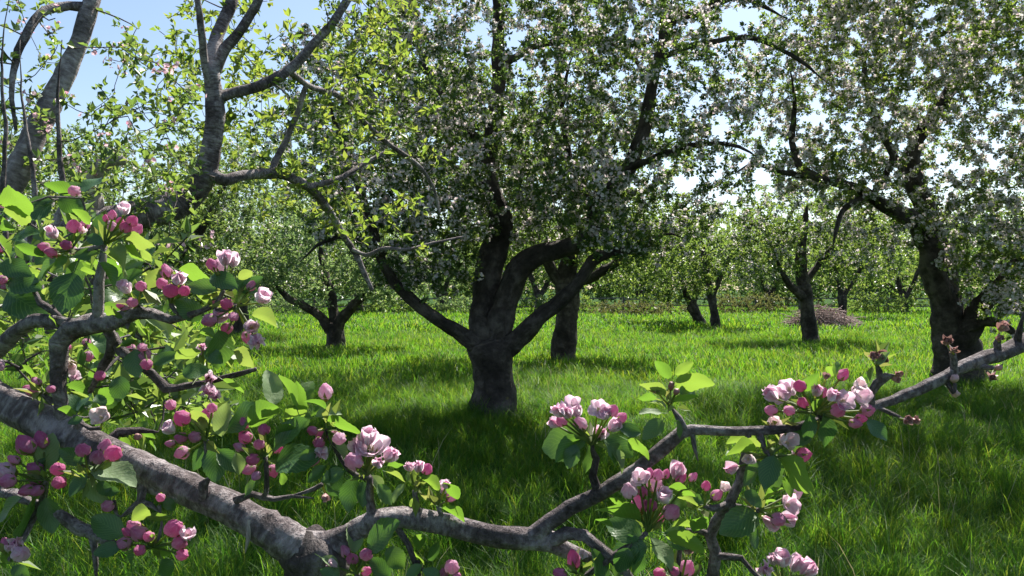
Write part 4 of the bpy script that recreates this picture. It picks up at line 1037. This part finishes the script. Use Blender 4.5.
cluster(ZB, (378, 318), .735, [(350, 277, 54, 'h'), (387, 262, 30, 'b'), (345, 325, 30, 'b'), (362, 308, 30, 'b'), (333, 318, 26, 'b')],
        [(350, 292, 432, 298, 'd'), (400, 268, 442, 218, 'b'), (330, 370, 300, 320, 'b')])
cluster(ZB, (468, 312), .73, [(455, 222, 36, 'b'), (490, 243, 42, 'p'), (443, 255, 30, 'b'), (468, 275, 38, 'b'), (506, 275, 36, 'b')],
        [(490, 218, 578, 238, 'b'), (560, 350, 482, 308, 'd'), (480, 300, 445, 330, 'd')])
cluster(ZB, (612, 275), .72, [(580, 202, 32, 'b'), (615, 188, 42, 'p'), (640, 205, 54, 'h'), (602, 210, 32, 'p')],
        [(580, 235, 642, 262, 'd'), (655, 245, 690, 222, 'b'), (640, 250, 702, 272, 'd'), (600, 275, 520, 268, 'd'), (535, 285, 592, 325, 'b'), (660, 280, 720, 245, 'd')])
cluster(ZB, (650, 318), .715, [(590, 315, 32, 'b'), (620, 312, 32, 'b'), (608, 345, 40, 'p'), (640, 348, 32, 'b'), (573, 358, 38, 'b'), (620, 383, 34, 'b'), (690, 262, 30, 'b'), (718, 303, 66, 'h'), (690, 378, 58, 'h'), (702, 412, 50, 'p'), (680, 405, 36, 'b')],
        [(690, 345, 758, 372, 'b'), (600, 385, 612, 490, 'd'), (545, 390, 588, 402, 'b'), (640, 440, 698, 478, 'b'), (480, 465, 542, 452, 'b'), (500, 505, 565, 488, 'd'), (640, 310, 680, 260, 'b'), (600, 440, 570, 400, 'd'), (560, 440, 610, 470, 'd')])
cluster(ZB, (388, 408), .75, [(390, 432, 30, 'b'), (396, 455, 36, 'b'), (402, 480, 30, 'b')],
        [(330, 428, 368, 415, 'b'), (365, 440, 372, 505, 'd'), (395, 350, 468, 398, 'p'), (370, 365, 432, 405, 'b'), (420, 320, 460, 350, 'd'), (330, 510, 325, 576, 'd')])
cluster(ZB, (190, 458), .79, [(195, 482, 52, 'w'), (207, 507, 30, 'p'), (185, 430, 22, 'b'), (275, 510, 28, 'b')], [(240, 420, 270, 460, 'b'), (120, 470, 160, 520, 'b'), (230, 480, 220, 440, 'd'), (240, 510, 290, 500, 'b')])
cluster(ZB, (120, 560), .77, [(100, 525, 28, 'b'), (85, 548, 38, 'b'), (140, 545, 28, 'b')], [(60, 480, 90, 520, 'b'), (40, 470, 60, 420, 'd'), (180, 540, 240, 560, 'b')])
cluster(ZB, (568, 492), .75, [(560, 440, 36, 'p'), (577, 515, 42, 'p'), (570, 545, 44, 'p'), (590, 560, 34, 'p')], [(610, 520, 660, 560, 'b'), (520, 500, 480, 530, 'b')])
cluster(ZC, (150, 262), .735, [(82, 145, 64, 'b'), (133, 130, 54, 'b'), (45, 195, 38, 'b'), (113, 225, 48, 'b'), (118, 256, 54, 'b'), (195, 270, 46, 'b'), (190, 225, 42, 'b'), (86, 296, 46, 'b'), (120, 298, 40, 'b'), (15, 232, 52, 'p'), (22, 266, 48, 'b')],
        [(140, 230, 170, 120, 'p'), (110, 320, 50, 440, 'd'), (150, 320, 172, 425, 'd'), (70, 320, 5, 400, 'd'), (150, 190, 120, 240, 'd'), (60, 250, 0, 280, 'p')])
cluster(ZC, (290, 250), .72, [(270, 162, 44, 'b'), (345, 150, 50, 'b'), (372, 172, 56, 'b'), (322, 185, 46, 'b'), (350, 178, 40, 'p')],
        [(305, 218, 432, 272, 'p'), (290, 258, 345, 338, 'p'), (285, 240, 235, 312, 'd'), (275, 205, 200, 165, 'd'), (245, 180, 170, 215, 'd'), (320, 270, 362, 310, 'd')])
cluster(ZC, (500, 482), .715, [(435, 412, 42, 'b'), (418, 432, 40, 'b'), (452, 434, 56, 'b'), (405, 470, 44, 'b'), (455, 492, 38, 'b'), (486, 446, 34, 'b'), (570, 418, 56, 'b'), (612, 447, 72, 'h'), (598, 506, 46, 'b'), (590, 466, 50, 'b')],
        [(430, 395, 482, 358, 'b'), (480, 388, 548, 392, 'b'), (405, 445, 305, 385, 'd'), (495, 488, 562, 495, 'b'), (440, 505, 415, 575, 'd'), (395, 480, 310, 500, 'd'), (530, 520, 560, 580, 'd')])
cluster(ZC, (30, 525), .73, [(48, 482, 60, 'p'), (68, 503, 44, 'p'), (20, 470, 40, 'b')], [(50, 490, 0, 540, 'b'), (40, 545, 90, 580, 'd'), (20, 550, -30, 520, 'b')])
cluster(ZC, (330, 92), .74, [(333, 58, 76, 'w')], [(250, 50, 205, 22, 'b'), (300, 40, 345, 5, 'b'), (270, 60, 225, 75, 'd')])
cluster(ZC, (372, 330), .735, [(350, 348, 38, 'b')], [(390, 300, 340, 300, 'd')])
cluster(ZC, (520, 345), .735, [(525, 318, 34, 'b')], [(535, 325, 572, 358, 'd')])
cluster(ZC, (420, 110), .80, [(450, 120, 26, 'x')], [(430, 110, 470, 165, 'b'), (440, 100, 500, 130, 'b'), (400, 120, 420, 180, 'b'), (450, 100, 480, 70, 'b'), (480, 140, 520, 150, 'b')])
cluster(ZD, (250, 355), .72, [(140, 255, 70, 'b'), (98, 315, 84, 'h'), (135, 345, 50, 'b'), (195, 340, 56, 'b'), (140, 412, 58, 'b'), (250, 240, 52, 'b'), (275, 210, 42, 'b'), (90, 370, 42, 'b')],
        [(240, 340, 212, 212, 'b'), (268, 335, 312, 235, 'p'), (290, 385, 285, 525, 'd'), (320, 340, 335, 200, 'p'), (230, 390, 200, 480, 'd'), (300, 400, 395, 490, 'd')])
cluster(ZD, (510, 432), .705, [(420, 278, 50, 'b'), (505, 305, 50, 'b'), (420, 340, 58, 'b'), (482, 372, 50, 'b'), (395, 385, 52, 'b'), (452, 440, 58, 'b'), (440, 485, 58, 'b'), (468, 515, 48, 'b'), (570, 392, 46, 'b'), (545, 492, 54, 'b')],
        [(550, 390, 700, 285, 'd'), (555, 455, 715, 420, 'd'), (440, 300, 555, 208, 'b'), (552, 200, 522, 55, 'p'), (650, 210, 590, 75, 'b'), (560, 335, 660, 285, 'b'), (582, 555, 585, 500, 'b'), (380, 410, 395, 500, 'p'), (345, 310, 460, 195, 'd'), (640, 220, 709, 90, 'b'), (600, 260, 690, 200, 'b'), (470, 540, 400, 590, 'd')])
cluster(ZE, (100, 190), .71, [(98, 45, 50, 'p'), (45, 195, 46, 'b'), (80, 212, 46, 'b'), (85, 275, 58, 'p'), (135, 215, 46, 'b'), (152, 225, 42, 'p'), (55, 310, 42, 'b'), (70, 242, 42, 'b')],
        [(30, 115, 0, 10, 'b'), (100, 115, 40, 60, 'b'), (110, 112, 48, 132, 'b'), (60, 140, 155, 118, 'p'), (92, 150, 215, 222, 'b'), (118, 240, 188, 305, 'p'), (70, 272, 0, 300, 'd'), (30, 125, -10, 185, 'd'), (100, 330, 40, 390, 'd'), (120, 330, 160, 420, 'd')])
cluster(ZE, (255, 368), .705, [(275, 262, 170, 'o'), (262, 240, 90, 'h'), (205, 312, 62, 'p'), (345, 290, 60, 'p'), (300, 318, 50, 'p'), (215, 258, 60, 'p')],
        [(205, 375, 180, 490, 'd'), (262, 370, 328, 458, 'p'), (330, 352, 402, 382, 'b'), (335, 330, 395, 318, 'b'), (170, 350, 85, 385, 'd'), (300, 400, 345, 475, 'd'), (240, 390, 245, 480, 'd')])
cluster(ZE, (440, 425), .705, [(420, 335, 38, 'p'), (455, 335, 46, 'p'), (488, 340, 42, 'b')], [(448, 405, 438, 328, 'b'), (460, 372, 532, 422, 'b'), (428, 490, 442, 455, 'b'), (400, 400, 360, 465, 'p')])
cluster(ZE, (530, 485), .705, [(550, 430, 66, 'h'), (586, 445, 48, 'b'), (560, 403, 38, 'p')], [(605, 460, 558, 392, 'b'), (545, 492, 625, 538, 'b'), (500, 450, 470, 420, 'b')])
cluster(ZE, (85, 400), .71, [(95, 447, 42, 'x')], [(100, 400, 150, 440, 'd')])
cluster(ZF, (160, 572), .70, [(127, 507, 36, 'b'), (145, 528, 40, 'b'), (186, 515, 34, 'b'), (188, 562, 32, 'b'), (90, 545, 34, 'p')],
        [(152, 512, 148, 420, 'p'), (190, 502, 262, 428, 'd'), (60, 525, 115, 565, 'p'), (250, 580, 200, 530, 'd'), (240, 500, 295, 552, 'd'), (110, 580, 60, 560, 'd')])
cluster(ZF, (330, 535), .70, [], [(330, 505, 338, 462, 'b'), (312, 510, 352, 532, 'b'), (372, 535, 375, 475, 'd'), (340, 545, 300, 580, 'd')])
cluster(ZF, (400, 590), .69, [(425, 550, 36, 'p'), (403, 566, 32, 'b'), (440, 575, 28, 'b')], [(390, 580, 350, 560, 'd')])
cluster(ZF, (780, 588), .68, [(765, 528, 48, 'b'), (725, 570, 42, 'b'), (790, 518, 34, 'w')], [(850, 600, 825, 508, 'd'), (880, 580, 910, 530, 'd')])
cluster(ZG, (215, 432), .69, [(135, 275, 96, 'o'), (82, 290, 66, 'p'), (155, 310, 70, 'h'), (240, 285, 96, 'o'), (300, 288, 54, 'b'), (335, 320, 46, 'b'), (305, 352, 58, 'p'), (245, 385, 60, 'p'), (88, 332, 46, 'b'), (60, 342, 46, 'p'), (165, 345, 52, 'p'), (262, 318, 74, 'h'), (115, 300, 52, 'p')],
        [(160, 398, 68, 472, 'b'), (200, 395, 2, 432, 'd'), (265, 405, 385, 465, 'd'), (325, 365, 412, 378, 'd'), (360, 412, 458, 470, 'b'), (280, 432, 352, 505, 'd'), (195, 435, 215, 550, 'd'), (295, 450, 350, 540, 'p'), (150, 430, 110, 520, 'd')])
cluster(ZG, (535, 275), .675, [(478, 205, 52, 'x'), (540, 190, 30, 'x'), (560, 215, 28, 'x')],
        [(555, 190, 705, 152, 'b'), (535, 160, 480, 88, 'b'), (555, 145, 625, 100, 'b'), (480, 250, 402, 220, 'b'), (550, 255, 645, 245, 'b'), (520, 280, 455, 245, 'p'), (500, 300, 415, 300, 'p'), (570, 210, 645, 218, 'd'), (515, 230, 420, 175, 'b'), (505, 330, 430, 400, 'd'), (560, 330, 580, 400, 'd')])
cluster(ZH, (330, 350), .68, [(300, 150, 92, 'o'), (360, 165, 50, 'p'), (262, 190, 52, 'p'), (315, 195, 38, 'b'), (340, 125, 42, 'b'), (372, 130, 42, 'b'), (402, 128, 36, 'b'), (445, 115, 60, 'p'), (460, 145, 46, 'b'), (505, 140, 38, 'b'), (300, 242, 68, 'b'), (390, 228, 90, 'h'), (345, 245, 46, 'b'), (425, 272, 62, 'b'), (378, 297, 46, 'b')],
        [(300, 305, 145, 250, 'b'), (260, 280, 205, 205, 'b'), (200, 330, 140, 298, 'b'), (310, 372, 180, 300, 'd'), (330, 405, 195, 430, 'd'), (345, 372, 422, 485, 'p'), (395, 352, 512, 392, 'd'), (400, 362, 545, 410, 'b'), (405, 182, 505, 196, 'b'), (435, 208, 525, 245, 'b'), (425, 332, 505, 302, 'b'), (505, 348, 552, 285, 'b'), (300, 425, 300, 516, 'd'), (260, 410, 220, 500, 'd'), (400, 240, 480, 240, 'd')])
cluster(ZH, (550, 250), .69, [(555, 172, 42, 'b'), (595, 208, 46, 'b'), (618, 185, 62, 'w')], [(545, 240, 500, 210, 'd'), (555, 250, 600, 260, 'b')])
cluster(ZH, (790, 62), .675, [(860, 12, 92, 'w'), (925, 55, 54, 'b'), (652, 105, 50, 'p'), (715, 72, 60, 'w')],
        [(765, 25, 675, 5, 'b'), (745, 40, 638, 52, 'b'), (800, 65, 835, 190, 'd'), (835, 72, 972, 188, 'b'), (765, 82, 710, 170, 'd'), (865, 135, 870, 205, 'b'), (775, 215, 832, 175, 'b'), (810, 60, 780, 180, 'd'), (880, 20, 950, -40, 'd')])
cluster(ZH, (755, 268), .69, [(862, 245, 96, 'o'), (800, 308, 62, 'p'), (860, 297, 62, 'p'), (830, 302, 52, 'b'), (890, 200, 50, 'p')], [(745, 275, 612, 355, 'd'), (715, 315, 735, 405, 'd'), (700, 195, 765, 245, 'd'), (760, 240, 820, 220, 'b')])
cluster(ZH, (460, 530), .69, [(485, 425, 38, 'x'), (480, 485, 62, 'b'), (375, 505, 46, 'b'), (432, 497, 42, 'b')], [(450, 520, 400, 460, 'd'), (500, 520, 540, 480, 'd')])
cluster(ZH, (850, 570), .675, [(842, 468, 96, 'h'), (782, 494, 58, 'p'), (940, 490, 66, 'p'), (898, 470, 62, 'p'), (810, 455, 46, 'p')], [(840, 570, 760, 560, 'd'), (880, 560, 960, 570, 'd')])
cluster(ZI, (275, 335), .685, [(112, 268, 62, 'p'), (178, 248, 84, 'o'), (145, 278, 90, 'o'), (110, 325, 44, 'b'), (175, 325, 46, 'b'), (225, 296, 48, 'b'), (215, 235, 46, 'b'), (275, 255, 48, 'p'), (335, 272, 54, 'p'), (370, 290, 90, 'o'), (425, 278, 100, 'o'), (420, 238, 74, 'w'), (355, 325, 50, 'b'), (460, 325, 46, 'b'), (415, 372, 44, 'b'), (436, 355, 38, 'b'), (372, 195, 46, 'b'), (310, 205, 34, 'x'), (300, 260, 36, 'b')],
        [(330, 205, 322, 152, 'b'), (220, 265, 282, 205, 'b'), (258, 330, 292, 285, 'b'), (195, 350, 212, 465, 'd'), (300, 335, 332, 455, 'd'), (455, 362, 535, 420, 'd'), (255, 340, 240, 430, 'd'), (200, 240, 240, 212, 'b'), (340, 200, 360, 150, 'b'), (280, 350, 280, 430, 'd')])
cluster(ZI, (130, 400), .70, [(115, 372, 74, 'w'), (160, 425, 66, 'w'), (205, 480, 40, 'p')], [(60, 430, -40, 440, 'b'), (70, 450, 0, 480, 'b')], twig=True)
RK = dict(root=right, base=RB, sk=right_sk)
cluster(ZI, (770, 125), .77, [(745, 80, 46, 'x'), (768, 112, 34, 'x')], [], **RK)
cluster(ZI, (932, 80), .79, [(940, 28, 48, 'x'), (932, 68, 38, 'x')], [], **RK)
cluster(ZI, (772, 230), .77, [(770, 213, 30, 'x'), (768, 258, 32, 'x')], [], **RK)
cluster(ZI, (912, 180), .78, [(905, 205, 42, 'x'), (930, 172, 26, 'x')], [], **RK)
cluster(ZI, (575, 355), .735, [(600, 358, 44, 'x'), (628, 362, 36, 'x')], [], **RK)
cluster(ZI, (490, 165), .725, [(478, 132, 42, 'x'), (505, 128, 44, 'x'), (520, 145, 34, 'x')], [(490, 160, 465, 125, 'p'), (495, 160, 535, 118, 'p')], **RK)
cluster(ZI, (548, 200), .73, [(558, 210, 42, 'x'), (568, 196, 34, 'x')], [], **RK)

# ---- looser foliage of the nearest tree
def near_foliage(boxes, n, d0, d1, seed, size, per, indiv, mats=None, gap=0.05, flowers=0.0, rmin=0.0014, lab='leaves'):
    r = np.random.default_rng(seed); rr = random.Random(seed)
    T = []
    for (x0, y0, x1, y1), m in boxes:
        for k in range(m): T.append(P(r.uniform(x0, x1), r.uniform(y0, y1), r.uniform(d0, d1)))
    t = Tubes()
    paths = grow(near_sk, np.array(T), t, r, step=0.03, rmax=0.006, rmin=rmin, curl=0.12, sides=5, lift=-0.05)
    obj('twigs', t.mesh('twigs', M_bark_mid if d0 > 1.3 else M_bark, NB), near, kind='stuff')
    pos, dr = rosettes(paths, r, gap)
    if indiv:
        made = []
        for c in pos:
            for k in range(per):
                dv = unit(r.normal(size=3) + np.array([0, -0.2, 0.25])); L = size * r.uniform(0.6, 1.2)
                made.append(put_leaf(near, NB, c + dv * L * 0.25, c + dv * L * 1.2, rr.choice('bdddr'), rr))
            if r.uniform() < flowers:
                ax = unit(r.normal(size=3) + np.array([0, -0.6, 0.6]))
                o = obj('bud', rr.choice(BUDS + BUDS_PALE), near); a2, u, v = frame(ax); s = r.uniform(0.010, 0.014)
                M = Matrix.Identity(4)
                for q in range(3): M[q][0], M[q][1], M[q][2], M[q][3] = a2[q] * s, u[q] * s, v[q] * s, (c + ax * 0.008)[q] - NB[q]
                o.matrix_local = M
        return made
    else:
        pos = pos + r.normal(size=pos.shape) * 0.006
        obj(lab, leaf_mesh(lab, pos, dr, per, size, mats or M_leaf_young, r, NB, wid=0.58), near, kind='stuff')
        if flowers > 0:
            fk = r.uniform(size=len(pos)) < flowers
            obj('blossom', blossom_mesh('blossom', pos[fk], 4, 0.017, M_blos_pink, r, NB, spread=0.02), near, kind='stuff')
fill = near_foliage([((-20, 195, 150, 330), 16), ((-20, 330, 140, 430), 14), ((100, 330, 240, 400), 6)], 0, 0.80, 1.0, 201, 0.034, 2, True, gap=0.06, flowers=0.25)
near_foliage([((-60, 220, 200, 420), 130), ((60, 330, 235, 430), 70)], 0, 1.05, 1.7, 202, 0.030, 4, False, mats=M_leaf_far, gap=0.05)
near_foliage([((230, 0, 400, 130), 70), ((300, 60, 440, 250), 62), ((160, 60, 300, 200), 60), ((250, 130, 360, 230), 40), ((155, -10, 260, 130), 60), ((300, 0, 420, 60), 30)], 0, 2.6, 3.6, 203, 0.033, 4, False, mats=M_leaf_young, gap=0.075)
near_foliage([((-40, 60, 60, 200), 40), ((-20, 0, 60, 60), 14), ((60, 110, 200, 200), 50), ((60, 180, 215, 260), 60), ((100, 20, 150, 110), 16), ((120, 60, 200, 130), 34), ((0, 90, 120, 200), 40)], 0, 1.9, 2.8, 204, 0.027, 4, False, mats=M_leaf_far, gap=0.06, flowers=0.10, lab='loose_leaves')

# of the near tree's leaves the 300 largest stay single objects, the small rest is joined into one part
n_single = sum(1 for o in near.children if o.name.split('.')[0] == 'leaf')
drop = sorted(fill, key=lambda o: o.matrix_local.to_scale().x)[:max(0, n_single - 300)]
V, Fq, U, MI, n = [], [], [], [], 0
mats_ = [M_leaf, M_leaf_shaded, M_leaf_sage]
for o in drop:
    m = np.array(o.matrix_local); me = o.data
    co = np.zeros(len(me.vertices) * 3, np.float32); me.vertices.foreach_get('co', co); co = co.reshape(-1, 3)
    V.append(co @ m[:3, :3].T + m[:3, 3]); k = np.array([p.vertices[:] for p in me.polygons]); Fq.append(k + n); n += len(co)
    uv = np.zeros((len(co), 2)); 
    for lp in me.loops: uv[lp.vertex_index] = me.uv_layers[0].data[lp.index].uv
    U.append(uv); MI += [mats_.index(me.materials[0])] * len(k)
    bpy.data.objects.remove(o)
if V: obj('inner_leaves', mesh('inner_leaves', np.vstack(V), np.vstack(Fq), mats_, midx=MI, uvs=np.vstack(U)), near, kind='stuff')
